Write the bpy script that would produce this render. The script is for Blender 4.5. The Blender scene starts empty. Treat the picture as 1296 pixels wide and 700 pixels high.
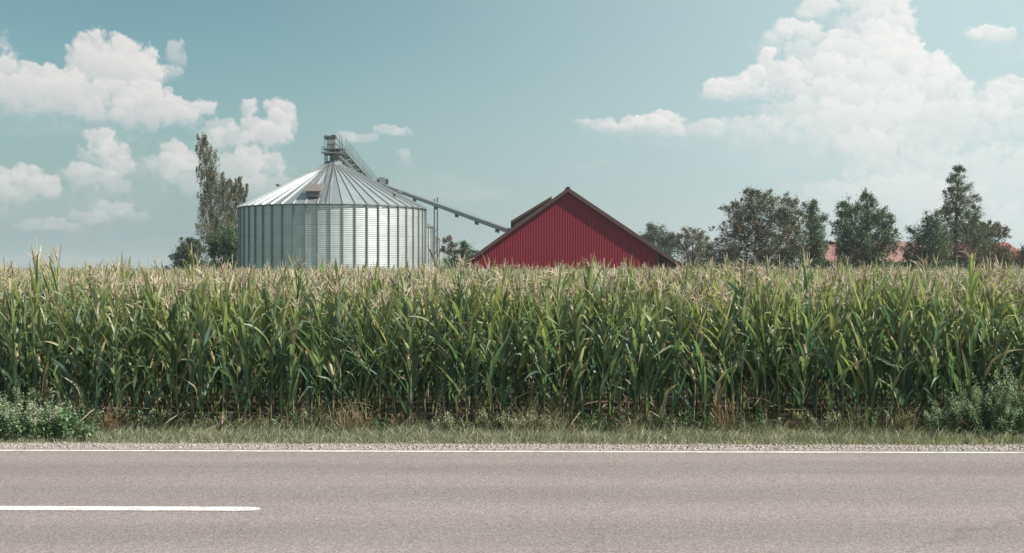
import bpy, math, random
import numpy as np
from mathutils import Vector, Matrix

PI = math.pi
R = math.radians
sc = bpy.context.scene
COL = sc.collection

# ------------------------------------------------------------------ camera
CAM_H = 2.3
F = 1405.0                      # focal length in photo pixels (1296 wide)
cd = bpy.data.cameras.new('camera')
cam = bpy.data.objects.new('camera', cd); COL.objects.link(cam)
cam.location = (0, 0, CAM_H); cam.rotation_euler = (R(90), 0, 0)
cd.sensor_width = 36; cd.lens = F / 1296 * 36
cd.shift_y = -12 / 1296; cd.clip_end = 6000; cd.clip_start = 0.1
sc.camera = cam

# ------------------------------------------------------------------ light
HAZE = .0003
SUN_AZ = 74                    # degrees to the right of behind the camera
SUN_EL = 47
az = R(SUN_AZ); el = R(SUN_EL)
sdir = Vector((math.sin(az) * math.cos(el), -math.cos(az) * math.cos(el), math.sin(el)))
ld = bpy.data.lights.new('sun', 'SUN'); ld.energy = 3.4; ld.angle = R(1.0); ld.color = (1.0, 0.93, 0.84)
sun = bpy.data.objects.new('sun', ld); COL.objects.link(sun)
sun.rotation_euler = sdir.to_track_quat('Z', 'Y').to_euler()
vs = sc.view_settings
vs.view_transform = 'Standard'; vs.look = 'None'; vs.gamma = 1; vs.use_curve_mapping = False
vs.exposure = 1.25
sc.cycles.max_bounces = 6; sc.cycles.diffuse_bounces = 3; sc.cycles.transparent_max_bounces = 4
sc.cycles.glossy_bounces = 2; sc.cycles.transmission_bounces = 3; sc.cycles.volume_bounces = 0
sc.cycles.caustics_reflective = False; sc.cycles.caustics_refractive = False
sc.cycles.sample_clamp_indirect = 4


# ---- small node helpers
class NT:
    def __init__(s, tree):
        s.t = tree; s.n = tree.nodes; s.l = tree.links

    def new(s, typ, **kw):
        n = s.n.new(typ)
        for k, v in kw.items():
            setattr(n, k, v)
        return n

    def put(s, sock, v):
        if isinstance(v, bpy.types.NodeSocket):
            s.l.new(v, sock)
        else:
            sock.default_value = v

    def math(s, op, a, b=0.0, c=None, clamp=False):
        n = s.new('ShaderNodeMath', operation=op, use_clamp=clamp)
        s.put(n.inputs[0], a); s.put(n.inputs[1], b)
        if c is not None: s.put(n.inputs[2], c)
        return n.outputs[0]

    def vmath(s, op, a, b=(0, 0, 0), c=None):
        n = s.new('ShaderNodeVectorMath', operation=op)
        s.put(n.inputs[0], a)
        if op != 'LENGTH': s.put(n.inputs[1], b)
        if c is not None: s.put(n.inputs[2], c)
        return n.outputs['Value'] if op in ('DOT_PRODUCT', 'LENGTH') else n.outputs[0]

    def noise(s, vec, scale, detail=4, rough=0.55, color=False, dim='3D'):
        n = s.new('ShaderNodeTexNoise', noise_dimensions=dim)
        s.put(n.inputs['Vector'], vec); n.inputs['Scale'].default_value = scale
        n.inputs['Detail'].default_value = detail; n.inputs['Roughness'].default_value = rough
        return n.outputs['Color' if color else 'Fac']

    def smooth(s, v, lo, hi, to0=0.0, to1=1.0):
        n = s.new('ShaderNodeMapRange', interpolation_type='SMOOTHSTEP')
        s.put(n.inputs[0], v)
        n.inputs[1].default_value = lo; n.inputs[2].default_value = hi
        n.inputs[3].default_value = to0; n.inputs[4].default_value = to1
        return n.outputs[0]

    def mix(s, fac, a, b, blend='MIX'):
        n = s.new('ShaderNodeMix', data_type='RGBA', blend_type=blend)
        s.put(n.inputs[0], fac)
        for k, v in ((6, a), (7, b)):
            if isinstance(v, tuple) and len(v) == 3: v = v + (1,)
            s.put(n.inputs[k], v)
        return n.outputs[2]


# ------------------------------------------------------------------ world
w = bpy.data.worlds.new('World'); sc.world = w; w.use_nodes = True
nt = NT(w.node_tree); nt.n.clear()
sky = nt.new('ShaderNodeTexSky', sky_type='NISHITA')
sky.sun_disc = False; sky.sun_elevation = el; sky.sun_rotation = R(180 - SUN_AZ)
sky.air_density = 1.0; sky.dust_density = 2.5; sky.ozone_density = 1.2; sky.altitude = 300

# cumulus clouds, painted back to front: x, y, rx, ry (photo pixels seen from the road), opacity; turned into azimuth / elevation
CLOUDS = [
 # wide soft bases and veils
 (60, 150, 120, 26, .30), (105, 172, 100, 12, .16), (300, 235, 80, 60, .28), (150, 250, 60, 60, .22), (40, 265, 90, 40, .25), (545, 240, 80, 20, .22), (600, 252, 60, 12, .18),
 (1085, 45, 52, 36, .38), (1085, 120, 95, 60, .39), (1090, 190, 150, 60, .38), (1240, 200, 120, 60, .30), (1180, 270, 200, 50, .30), (1210, 238, 130, 42, .42), (1110, 262, 110, 36, .40), (1262, 292, 90, 26, .40), (960, 190, 100, 34, .2), (1010, 290, 160, 30, .14), (860, 176, 120, 16, .25),
 # left bank
 (222, 68, 14, 17, .55), (232, 56, 7, 7, .5), (210, 92, 22, 9, .5), (196, 96, 14, 8, .4),
 (128, 70, 34, 24, .95), (165, 82, 34, 26, .9), (110, 86, 26, 26, .85), (150, 96, 46, 30, .9), (182, 104, 22, 22, .85),
 (6, 98, 20, 20, .9), (40, 98, 26, 16, .8), (62, 98, 22, 16, .85), (82, 106, 24, 18, .9), (18, 118, 36, 24, .85), (58, 122, 44, 24, .85), (104, 126, 34, 24, .8), (140, 122, 36, 22, .75),
 (185, 126, 34, 20, .9), (172, 140, 36, 22, .8), (205, 138, 30, 18, .85), (238, 138, 30, 12, .85), (262, 135, 14, 8, .7), (222, 150, 36, 14, .6), (130, 142, 44, 16, .5),
 (316, 140, 12, 13, .85), (354, 140, 18, 14, .9), (348, 156, 18, 16, .85), (322, 158, 16, 16, .8), (368, 158, 10, 12, .6), (336, 172, 28, 18, .75), (276, 160, 22, 12, .55), (290, 176, 28, 16, .65), (262, 176, 20, 14, .4),
 (318, 198, 22, 16, .7), (340, 208, 18, 16, .55), (300, 220, 34, 24, .55), (330, 238, 34, 26, .4), (250, 196, 26, 18, .3),
 (222, 196, 20, 14, .75), (238, 208, 18, 14, .7), (212, 214, 24, 18, .6), (236, 230, 28, 20, .5), (185, 210, 20, 14, .3),
 (130, 180, 18, 14, .75), (142, 194, 18, 16, .75), (122, 200, 20, 16, .65), (148, 212, 16, 14, .65), (102, 216, 18, 9, .7), (112, 228, 30, 16, .5), (140, 236, 24, 14, .4),
 (8, 222, 22, 12, .7), (34, 220, 20, 12, .75), (58, 236, 18, 12, .7), (24, 240, 34, 18, .6), (-6, 246, 26, 18, .6), (138, 266, 26, 10, .55), (112, 274, 28, 10, .45), (165, 274, 20, 7, .4), (76, 284, 24, 8, .5), (42, 288, 20, 7, .45), (8, 274, 24, 8, .3),
 (442, 172, 16, 9, .5), (460, 174, 16, 9, .45), (490, 166, 20, 8, .55), (508, 168, 14, 6, .4), (510, 198, 10, 7, .4), (514, 206, 12, 9, .35),
 # right tower
 (1024, 14, 16, 12, .8), (1040, 6, 20, 12, .9), (1018, 24, 10, 7, .4), (1092, 2, 30, 16, .9), (1122, 10, 26, 18, .95), (1142, 24, 18, 16, .95), (1130, 38, 24, 18, .8), (1095, 30, 34, 20, .5),
 (1002, 38, 18, 11, .95), (1020, 44, 22, 14, .85), (985, 46, 22, 10, .6), (1050, 54, 22, 15, .9), (970, 62, 22, 16, .4),
 (1098, 40, 22, 14, .9), (1078, 50, 20, 16, .8), (1118, 52, 24, 18, .9), (1060, 70, 34, 20, .7), (1140, 62, 24, 18, .9), (1158, 66, 10, 12, .8), (1104, 74, 50, 26, .8), (1020, 74, 36, 20, .55),
 (968, 76, 11, 12, .95), (980, 90, 16, 14, .9), (998, 90, 18, 14, .85), (1042, 88, 28, 18, .8), (954, 96, 16, 12, .9), (934, 104, 20, 11, .9), (914, 110, 20, 11, .95), (902, 112, 12, 10, .9), (940, 116, 34, 13, .8), (1000, 106, 30, 18, .7), (906, 122, 22, 9, .6),
 (1170, 84, 22, 20, .9), (1184, 96, 20, 20, .85), (1130, 96, 50, 30, .75), (1080, 106, 50, 28, .7), (1196, 112, 28, 20, .6), (1040, 124, 50, 24, .6), (1150, 124, 70, 30, .65), (1095, 140, 70, 28, .6), (1010, 146, 60, 20, .45), (1070, 168, 90, 28, .5), (1150, 160, 90, 30, .5), (1095, 192, 40, 26, .55), (1140, 204, 60, 24, .35),
 (840, 148, 14, 9, .9), (852, 154, 18, 9, .85), (822, 156, 22, 9, .8), (796, 156, 22, 8, .7), (756, 154, 24, 6, .6), (735, 154, 12, 4, .4), (770, 160, 34, 8, .5), (832, 164, 40, 10, .65), (880, 164, 40, 10, .45), (930, 162, 50, 12, .5), (960, 170, 40, 14, .3),
 (1242, 42, 20, 9, .85), (1262, 48, 20, 9, .7), (1228, 46, 12, 7, .6), (1256, 66, 30, 20, .2),
 (1282, 108, 26, 12, .75), (1262, 116, 24, 10, .65), (1240, 128, 36, 12, .5), (1292, 132, 34, 16, .6), (1250, 142, 30, 16, .5), (1280, 156, 40, 18, .4), (1220, 150, 40, 20, .4), (1196, 150, 30, 18, .35),
 (760, 208, 18, 6, .2), (735, 213, 20, 5, .15), (1280, 210, 60, 30, .3),
 # outside the photograph
 (1420, 60, 90, 40, .9), (1500, 130, 150, 50, .8), (1700, 40, 160, 50, .8), (-120, 60, 90, 40, .8), (-260, 150, 140, 40, .7), (-420, 20, 120, 60, .8),
]
tc = nt.new('ShaderNodeTexCoord')
sep = nt.new('ShaderNodeSeparateXYZ'); nt.put(sep.inputs[0], tc.outputs['Generated'])
AZ = nt.math('ARCTAN2', sep.outputs[0], sep.outputs[1]); EL = nt.math('ARCSINE', sep.outputs[2])
comb = nt.new('ShaderNodeCombineXYZ'); nt.put(comb.inputs[0], AZ); nt.put(comb.inputs[1], EL)
Q = comb.outputs[0]
wp = nt.noise(Q, 30, 3, .6, True); wp2 = nt.noise(Q, 120, 7, .66, True)
P = nt.vmath('MULTIPLY_ADD', nt.vmath('SUBTRACT', wp, (.5, .5, .5)), (.016, .014, 0), Q)
P = nt.vmath('MULTIPLY_ADD', nt.vmath('SUBTRACT', wp2, (.5, .5, .5)), (.0085, .0085, 0), P)
LD = (.42, .90, 0)
bump = None; shade_b = None
for scl, ae, al in ((75, .42, 10.0), (190, .22, 14.0)):
    vo = nt.new('ShaderNodeTexVoronoi', voronoi_dimensions='2D', feature='SMOOTH_F1'); nt.put(vo.inputs['Vector'], P)
    vo.inputs['Scale'].default_value = scl; vo.inputs['Smoothness'].default_value = .25
    e_ = nt.math('MULTIPLY_ADD', vo.outputs['Distance'], -ae * 1.9, ae)
    l_ = nt.math('MULTIPLY', nt.vmath('DOT_PRODUCT', nt.vmath('SUBTRACT', P, vo.outputs['Position']), LD), al)
    bump = e_ if bump is None else nt.math('ADD', bump, e_)
    shade_b = l_ if shade_b is None else nt.math('ADD', shade_b, l_)
one = nt.math('ADD', nt.math('MULTIPLY_ADD', nt.noise(Q, 42, 6, .6), .5, -.25), nt.math('ADD', bump, .95))


def cloud_chunk(k, blobs):
    """node group that paints one handful of puffs over what is behind them"""
    g = bpy.data.node_groups.new('cloud_puffs_%d' % k, 'ShaderNodeTree')
    for nm, ty in (('P', 'Vector'), ('One', 'Float'), ('A', 'Float'), ('L', 'Float')):
        g.interface.new_socket(nm, in_out='INPUT', socket_type='NodeSocket' + ty)
    for nm in 'AL': g.interface.new_socket(nm, in_out='OUTPUT', socket_type='NodeSocketFloat')
    t = NT(g); gi = t.new('NodeGroupInput')
    P_, one_, A, L = gi.outputs[0], gi.outputs[1], gi.outputs[2], gi.outputs[3]
    for i_, (x, y, rx, ry_, s_) in enumerate(blobs):
        if i_ % 4 == 0:      # keeps the node stack short: each handful waits for the one before
            P_ = t.vmath('MULTIPLY_ADD', t.math('ADD', A, L), (1e-9, 1e-9, 0), gi.outputs[0])
        a0 = math.atan((x - 648) / F); e0 = math.atan((338 - y) / F * math.cos(a0))
        ix, iy = F / (rx * 1.15), F / (ry_ * 1.15)
        v = t.vmath('MULTIPLY_ADD', P_, (ix, iy, 0), (-a0 * ix, -e0 * iy, 0))
        d = t.vmath('DOT_PRODUCT', v, v)
        gg = t.vmath('DOT_PRODUCT', v, (.40, .92, 0))
        e = t.math('SUBTRACT', one_, d)
        soft = .55 if s_ < .4 else 1.0
        c_ = t.new('ShaderNodeClamp')
        t.put(c_.inputs[0], t.math('MULTIPLY', e, t.math('MAXIMUM', t.math('MULTIPLY_ADD', gg, 1.2 * soft, 1.3 * soft), .18)))
        al = t.math('MULTIPLY', c_.outputs[0], s_)
        li = t.math('MULTIPLY_ADD', gg, .50 if s_ >= .4 else .15, .56 if s_ >= .4 else .40)
        L = t.math('MULTIPLY_ADD', al, t.math('SUBTRACT', li, L), L)
        A = t.math('MULTIPLY_ADD', al, t.math('SUBTRACT', 1.0, A), A)
    go = t.new('NodeGroupOutput'); t.put(go.inputs[0], A); t.put(go.inputs[1], L)
    n_ = nt.new('ShaderNodeGroup', node_tree=g)
    return n_


A, L = nt.math('MULTIPLY', AZ, 1e-9), .5
for k in range(0, len(CLOUDS), 16):
    n_ = cloud_chunk(k // 16, CLOUDS[k:k + 16])
    nt.put(n_.inputs[0], P); nt.put(n_.inputs[1], one); nt.put(n_.inputs[2], A); nt.put(n_.inputs[3], L)
    A, L = n_.outputs[0], n_.outputs[1]
lit = nt.math('ADD', L, nt.math('MULTIPLY', shade_b, .9), clamp=True)
dens = nt.smooth(A, 0, 1)
dens = nt.math('MULTIPLY_ADD', dens, .5, nt.math('MULTIPLY', A, .5))
hz = nt.smooth(EL, 0.0, .11)                       # clouds sink into the pale air near the horizon
dens = nt.math('MULTIPLY', dens, nt.math('MULTIPLY_ADD', hz, .4, .6))
right = nt.math('POWER', nt.smooth(AZ, -.45, .55), 1.3)
skyc = nt.mix(1.0, sky.outputs[0], (.76, 1.12, .92), 'MULTIPLY')
lum = nt.new('ShaderNodeRGBToBW'); nt.put(lum.inputs[0], skyc)
grey = nt.new('ShaderNodeCombineColor')
for k in range(3): nt.put(grey.inputs[k], lum.outputs[0])
skyc = nt.mix(.15, skyc, grey.outputs[0])
# thin high veil that thickens to the right, and the pale air above the horizon
skyc = nt.mix(nt.math('MULTIPLY', right, .95), skyc, (5.5, 7.0, 7.1))
air = nt.smooth(EL, -.02, .21, .92, 0)
skyc = nt.mix(air, skyc, nt.mix(right, (3.2, 4.25, 4.4), (6.0, 6.85, 6.85)))
SKY_STRENGTH = .045
bgs = nt.new('ShaderNodeBackground'); nt.put(bgs.inputs[0], skyc); bgs.inputs[1].default_value = SKY_STRENGTH
bgc = nt.new('ShaderNodeBackground')
clc = nt.mix(right, nt.mix(lit, (.195, .228, .230), (.338, .326, .319)), nt.mix(lit, (.255, .292, .292), (.400, .398, .390)))
nt.put(bgc.inputs[0], clc); bgc.inputs[1].default_value = 1.0
ms = nt.new('ShaderNodeMixShader'); nt.put(ms.inputs[0], dens)
nt.l.new(bgs.outputs[0], ms.inputs[1]); nt.l.new(bgc.outputs[0], ms.inputs[2])
wo = nt.new('ShaderNodeOutputWorld'); nt.l.new(ms.outputs[0], wo.inputs[0])
w.cycles.sampling_method = 'NONE'


# ------------------------------------------------------------------ helpers
def tag(o, label=None, cat=None, group=None, kind=None):
    if label: o['label'] = label
    if cat: o['category'] = cat
    if group: o['group'] = group
    if kind: o['kind'] = kind
    return o


def empty(name, loc=(0, 0, 0), rz=0):
    o = bpy.data.objects.new(name, None); COL.objects.link(o)
    o.location = loc; o.rotation_euler = (0, 0, rz); o.empty_display_size = .2
    return o


def copy_tree(o, parent=None):
    c = o.copy(); COL.objects.link(c); c.parent = parent
    for ch in KIDS.get(o.name, []):
        copy_tree_child(ch, c)
    return c


def copy_tree_child(o, parent):
    c = o.copy(); COL.objects.link(c); c.parent = parent
    for ch in KIDS.get(o.name, []):
        copy_tree_child(ch, c)


KIDS = {}


def quad_mesh(name, V, Fq, mats, C=None, UV=None, MI=None, smooth=False):
    V = np.asarray(V, np.float32); Fq = np.asarray(Fq, np.int32)
    me = bpy.data.meshes.new(name)
    me.vertices.add(len(V)); me.vertices.foreach_set('co', V.ravel())
    me.loops.add(Fq.size); me.loops.foreach_set('vertex_index', Fq.ravel())
    me.polygons.add(len(Fq)); me.polygons.foreach_set('loop_start', np.arange(len(Fq), dtype=np.int32) * 4)
    if MI is not None: me.polygons.foreach_set('material_index', np.asarray(MI, np.int32))
    if smooth: me.polygons.foreach_set('use_smooth', np.ones(len(Fq), bool))
    if UV is not None:
        uv = me.uv_layers.new(name='UVMap')
        uv.data.foreach_set('uv', np.asarray(UV, np.float32)[Fq.ravel()].ravel())
    if C is not None:
        at = me.color_attributes.new('tint', 'FLOAT_COLOR', 'POINT')
        C4 = np.ones((len(V), 4), np.float32); C4[:, :3] = C
        at.data.foreach_set('color', C4.ravel())
    me.update(calc_edges=True)
    for m in (mats if isinstance(mats, (list, tuple)) else [mats]): me.materials.append(m)
    return me


def mesh_obj(name, me, parent=None):
    o = bpy.data.objects.new(name, me); COL.objects.link(o)
    if parent is not None:
        o.parent = parent; KIDS.setdefault(parent.name, []).append(o)
    return o


class MB:
    """collects boxes, tubes and rings into one mesh"""
    def __init__(s): s.v = []; s.f = []; s.m = []

    def add(s, vs_, fs, m=0):
        b = len(s.v); s.v += [tuple(v) for v in vs_]
        s.f += [tuple(b + i for i in f) for f in fs]; s.m += [m] * len(fs)
        return s

    def box(s, x0, x1, y0, y1, z0, z1, m=0, M=None):
        vs_ = [Vector((x, y, z)) for z in (z0, z1) for y in (y0, y1) for x in (x0, x1)]
        if M is not None: vs_ = [M @ v for v in vs_]
        return s.add(vs_, [(0, 2, 3, 1), (4, 5, 7, 6), (0, 1, 5, 4), (2, 6, 7, 3), (0, 4, 6, 2), (1, 3, 7, 5)], m)

    def beam(s, a, b, wd, ht=None, m=0, up=(0, 0, 1)):
        a = Vector(a); b = Vector(b); d = (b - a); L = d.length
        if L < 1e-6: return s
        ht = wd if ht is None else ht
        z = d / L; u = Vector(up)
        if abs(z.dot(u)) > .98: u = Vector((0, 1, 0))
        x = u.cross(z).normalized(); y = z.cross(x)
        vs_ = [p + x * i * wd / 2 + y * j * ht / 2 for p in (a, b) for j in (-1, 1) for i in (-1, 1)]
        return s.add(vs_, [(0, 2, 3, 1), (4, 5, 7, 6), (0, 1, 5, 4), (2, 6, 7, 3), (0, 4, 6, 2), (1, 3, 7, 5)], m)

    def tube(s, pts, rad, n=6, m=0, cap=True):
        pts = [Vector(p) for p in pts]
        rad = rad if isinstance(rad, (list, tuple)) else [rad] * len(pts)
        b = len(s.v)
        for i, p in enumerate(pts):
            d = (pts[min(i + 1, len(pts) - 1)] - pts[max(i - 1, 0)])
            d = d.normalized() if d.length > 0 else Vector((0, 0, 1))
            u = Vector((1, 0, 0)) if abs(d.x) < .8 else Vector((0, 1, 0))
            x = d.cross(u).normalized(); y = d.cross(x)
            for k in range(n):
                a = 2 * PI * k / n
                s.v.append(tuple(p + (x * math.cos(a) + y * math.sin(a)) * rad[i]))
        for i in range(len(pts) - 1):
            for k in range(n):
                k2 = (k + 1) % n
                s.f.append((b + i * n + k, b + i * n + k2, b + (i + 1) * n + k2, b + (i + 1) * n + k)); s.m.append(m)
        if cap:
            s.f.append(tuple(b + k for k in range(n))[::-1]); s.m.append(m)
            e = b + (len(pts) - 1) * n
            s.f.append(tuple(e + k for k in range(n))); s.m.append(m)
        return s

    def build(s, name, mats, parent=None, smooth=False, bevel=0):
        me = bpy.data.meshes.new(name); me.from_pydata(s.v, [], s.f)
        mats = mats if isinstance(mats, (list, tuple)) else [mats]
        for mt in mats: me.materials.append(mt)
        if len(mats) > 1: me.polygons.foreach_set('material_index', s.m)
        if smooth: me.polygons.foreach_set('use_smooth', [True] * len(s.f))
        me.update()
        o = mesh_obj(name, me, parent)
        if bevel:
            b = o.modifiers.new('bevel', 'BEVEL'); b.width = bevel; b.segments = 2; b.limit_method = 'ANGLE'
        return o


def new_mat(name):
    m = bpy.data.materials.new(name); m.use_nodes = True
    t = NT(m.node_tree)
    return m, t, m.node_tree.nodes['Principled BSDF'], m.node_tree.nodes['Material Output']


def simple_mat(name, col, rough=.6, metal=0.0, var=.25, scale=3.0, dirt=None, bump=0.0, spec=.5, stretch=(1, 1, 1)):
    m, t, p, o = new_mat(name)
    tc = t.new('ShaderNodeTexCoord'); mp = t.vmath('MULTIPLY', tc.outputs['Object'], stretch)
    n = t.noise(mp, scale, 6, .6)
    c = t.mix(n, tuple(v * (1 - var) for v in col), tuple(min(1, v * (1 + var)) for v in col))
    if dirt:
        n2 = t.smooth(t.noise(mp, scale * .35, 8, .7), .5, .72)
        c = t.mix(t.math('MULTIPLY', n2, .6), c, dirt)
    t.put(p.inputs['Base Color'], c)
    t.put(p.inputs['Roughness'], t.math('MULTIPLY_ADD', n, .2, rough - .1))
    p.inputs['Metallic'].default_value = metal; p.inputs['Specular IOR Level'].default_value = spec
    if bump:
        b = t.new('ShaderNodeBump'); b.inputs['Strength'].default_value = bump; b.inputs['Distance'].default_value = .01
        t.put(b.inputs['Height'], t.noise(mp, scale * 12, 4, .6)); t.put(p.inputs['Normal'], b.outputs[0])
    return m


# ------------------------------------------------------------------ materials
def asphalt_mat():
    m, t, p, o = new_mat('asphalt')
    tc = t.new('ShaderNodeTexCoord'); ob = tc.outputs['Object']
    base = (.222, .195, .192)
    fine = t.noise(ob, 45, 3, .75)
    sp = t.new('ShaderNodeTexVoronoi', feature='F1'); t.put(sp.inputs['Vector'], ob); sp.inputs['Scale'].default_value = 34
    spk = t.new('ShaderNodeSeparateColor'); t.put(spk.inputs[0], sp.outputs['Color'])
    c = t.mix(t.smooth(fine, .3, .7), tuple(v * .62 for v in base), tuple(v * 1.36 for v in base))
    c = t.mix(t.math('MULTIPLY', t.smooth(spk.outputs[0], .72, 1.0), .6), c, (.30, .275, .26))
    c = t.mix(t.math('MULTIPLY', t.smooth(spk.outputs[1], .78, .98), .3), c, (.08, .07, .07))
    big = t.noise(t.vmath('MULTIPLY', ob, (.18, 1.1, 1)), 1.4, 5, .6)
    c = t.mix(t.smooth(big, .3, .7), c, (.9, .88, .89), 'MULTIPLY')
    # two polished wheel tracks in each lane, worn by the traffic
    s = t.new('ShaderNodeSeparateXYZ'); t.put(s.inputs[0], ob)
    tr = None
    for yc in (-2.45, -.75, .95, 2.35):
        d = t.math('ABSOLUTE', t.math('SUBTRACT', s.outputs[1], yc))
        k = t.smooth(d, .12, .62, 1, 0)
        tr = k if tr is None else t.math('MAXIMUM', tr, k)
    tr = t.math('MULTIPLY', tr, t.math('MULTIPLY_ADD', t.noise(t.vmath('MULTIPLY', ob, (.3, 2, 1)), 1, 3), .8, .3))
    c = t.mix(t.math('MULTIPLY', tr, .75), c, (.74, .735, .76), 'MULTIPLY')
    # a few dark drips and sealed hairline cracks
    oil = t.smooth(t.noise(t.vmath('MULTIPLY', ob, (.7, 1.6, 1)), 2.3, 4, .6), .66, .80)
    c = t.mix(t.math('MULTIPLY', oil, .35), c, (.09, .08, .08))
    cw_ = t.vmath('MULTIPLY_ADD', t.noise(ob, 1.1, 5, .7, True), (1.2, 1.2, 0), ob)
    vc = t.new('ShaderNodeTexVoronoi', feature='DISTANCE_TO_EDGE'); t.put(vc.inputs['Vector'], t.vmath('MULTIPLY', cw_, (.16, .45, 1))); vc.inputs['Scale'].default_value = 1
    ck = t.math('MULTIPLY', t.smooth(vc.outputs['Distance'], .002, .006, 1, 0), t.smooth(t.noise(ob, .4, 3), .52, .62))
    c = t.mix(t.math('MULTIPLY', ck, .22), c, (.07, .063, .062))
    t.put(p.inputs['Base Color'], c); p.inputs['Roughness'].default_value = .85
    p.inputs['Specular IOR Level'].default_value = .25
    b = t.new('ShaderNodeBump'); b.inputs['Strength'].default_value = .55; b.inputs['Distance'].default_value = .006
    t.put(b.inputs['Height'], t.math('ADD', fine, sp.outputs['Distance'])); t.put(p.inputs['Normal'], b.outputs[0])
    return m


def paint_mat():
    m, t, p, o = new_mat('road_paint')
    tc = t.new('ShaderNodeTexCoord'); ob = tc.outputs['Object']
    n = t.noise(ob, 60, 5, .7); n2 = t.noise(ob, 5, 5, .7)
    wear = t.smooth(t.math('ADD', n, t.math('MULTIPLY', n2, .7)), .82, 1.02)
    c = t.mix(wear, (.62, .60, .575), (.26, .24, .23))
    t.put(p.inputs['Base Color'], c); p.inputs['Roughness'].default_value = .7
    return m


def gravel_mat():
    m, t, p, o = new_mat('gravel')
    tc = t.new('ShaderNodeTexCoord'); ob = tc.outputs['Object']
    v = t.new('ShaderNodeTexVoronoi'); t.put(v.inputs['Vector'], ob); v.inputs['Scale'].default_value = 30
    s = t.new('ShaderNodeSeparateColor'); t.put(s.inputs[0], v.outputs['Color'])
    c = t.mix(s.outputs[0], (.19, .168, .158), (.36, .32, .302))
    c = t.mix(t.smooth(t.noise(ob, 2.2, 5, .7), .5, .75), c, (.17, .15, .125))
    t.put(p.inputs['Base Color'], c); p.inputs['Roughness'].default_value = .95
    b = t.new('ShaderNodeBump'); b.inputs['Strength'].default_value = .8; b.inputs['Distance'].default_value = .015
    t.put(b.inputs['Height'], t.math('SUBTRACT', 1.0, v.outputs['Distance'])); t.put(p.inputs['Normal'], b.outputs[0])
    return m


def soil_mat(name, a, b_, scale=1.0):
    m, t, p, o = new_mat(name)
    tc = t.new('ShaderNodeTexCoord'); ob = tc.outputs['Object']
    n = t.noise(ob, .35 * scale, 8, .65); n2 = t.noise(ob, 9 * scale, 6, .7)
    c = t.mix(t.math('MULTIPLY_ADD', n2, .5, t.math('MULTIPLY', n, .5)), a, b_)
    t.put(p.inputs['Base Color'], c); p.inputs['Roughness'].default_value = .95
    b = t.new('ShaderNodeBump'); b.inputs['Strength'].default_value = .7; b.inputs['Distance'].default_value = .03
    t.put(b.inputs['Height'], n2); t.put(p.inputs['Normal'], b.outputs[0])
    return m


def leaf_mat(name, rough=.42, transl=.3, tcol=(1.25, 1.35, .55), veins=False, spec=.4, sat=1.0):
    """colour comes from the 'tint' attribute: each leaf its own green, yellow or withered brown; corn tops add painted sunlight"""
    m, t, p, o = new_mat(name)
    a = t.new('ShaderNodeAttribute', attribute_name='tint')
    c = a.outputs['Color']
    tc = t.new('ShaderNodeTexCoord')
    if veins:
        s = t.new('ShaderNodeSeparateXYZ'); t.put(s.inputs[0], tc.outputs['UV'])
        d = t.math('ABSOLUTE', t.math('SUBTRACT', s.outputs[0], .5))
        st = t.noise(t.vmath('MULTIPLY', tc.outputs['UV'], (26, 1.2, 1)), 1, 3, .6)
        c = t.mix(t.smooth(st, .35, .7), t.mix(1, c, (.80, .82, .8), 'MULTIPLY'), t.mix(1, c, (1.15, 1.12, 1.1), 'MULTIPLY'))
        c = t.mix(t.math('MULTIPLY', t.smooth(d, .02, .075, 1, 0), .55), c, (.30, .36, .17))
    n = t.noise(tc.outputs['Object'], 7, 4, .6)
    c = t.mix(n, t.mix(1, c, (.78, .8, .82), 'MULTIPLY'), t.mix(1, c, (1.2, 1.18, 1.12), 'MULTIPLY'))
    t.put(p.inputs['Base Color'], c); p.inputs['Roughness'].default_value = rough
    p.inputs['Specular IOR Level'].default_value = spec
    if transl > 0:
        tr = t.new('ShaderNodeBsdfTranslucent'); t.put(tr.inputs[0], t.mix(1, c, tcol, 'MULTIPLY'))
        mx = t.new('ShaderNodeMixShader'); mx.inputs[0].default_value = transl
        t.l.new(p.outputs[0], mx.inputs[1]); t.l.new(tr.outputs[0], mx.inputs[2]); t.l.new(mx.outputs[0], o.inputs[0])
    return m


def zinc_mat(name, base=(.42, .45, .46), rough=.42, metal=.75):
    m, t, p, o = new_mat(name)
    tc = t.new('ShaderNodeTexCoord'); ob = tc.outputs['Object']
    a = t.new('ShaderNodeAttribute', attribute_name='tint')
    n = t.noise(ob, .7, 6, .65)
    streak = t.noise(t.vmath('MULTIPLY', ob, (3, 3, .12)), 1.6, 5, .65)
    f = t.math('MULTIPLY_ADD', n, .35, t.math('MULTIPLY', streak, .45))
    c = t.mix(f, tuple(v * .72 for v in base), tuple(min(1, v * 1.3) for v in base))
    c = t.mix(1, c, a.outputs['Color'], 'MULTIPLY')
    c = t.mix(t.math('MULTIPLY', t.smooth(streak, .58, .8), .25), c, (.25, .23, .20))
    t.put(p.inputs['Base Color'], c)
    t.put(p.inputs['Roughness'], t.math('MULTIPLY_ADD', n, .2, rough - .1)); p.inputs['Metallic'].default_value = metal
    return m


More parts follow.
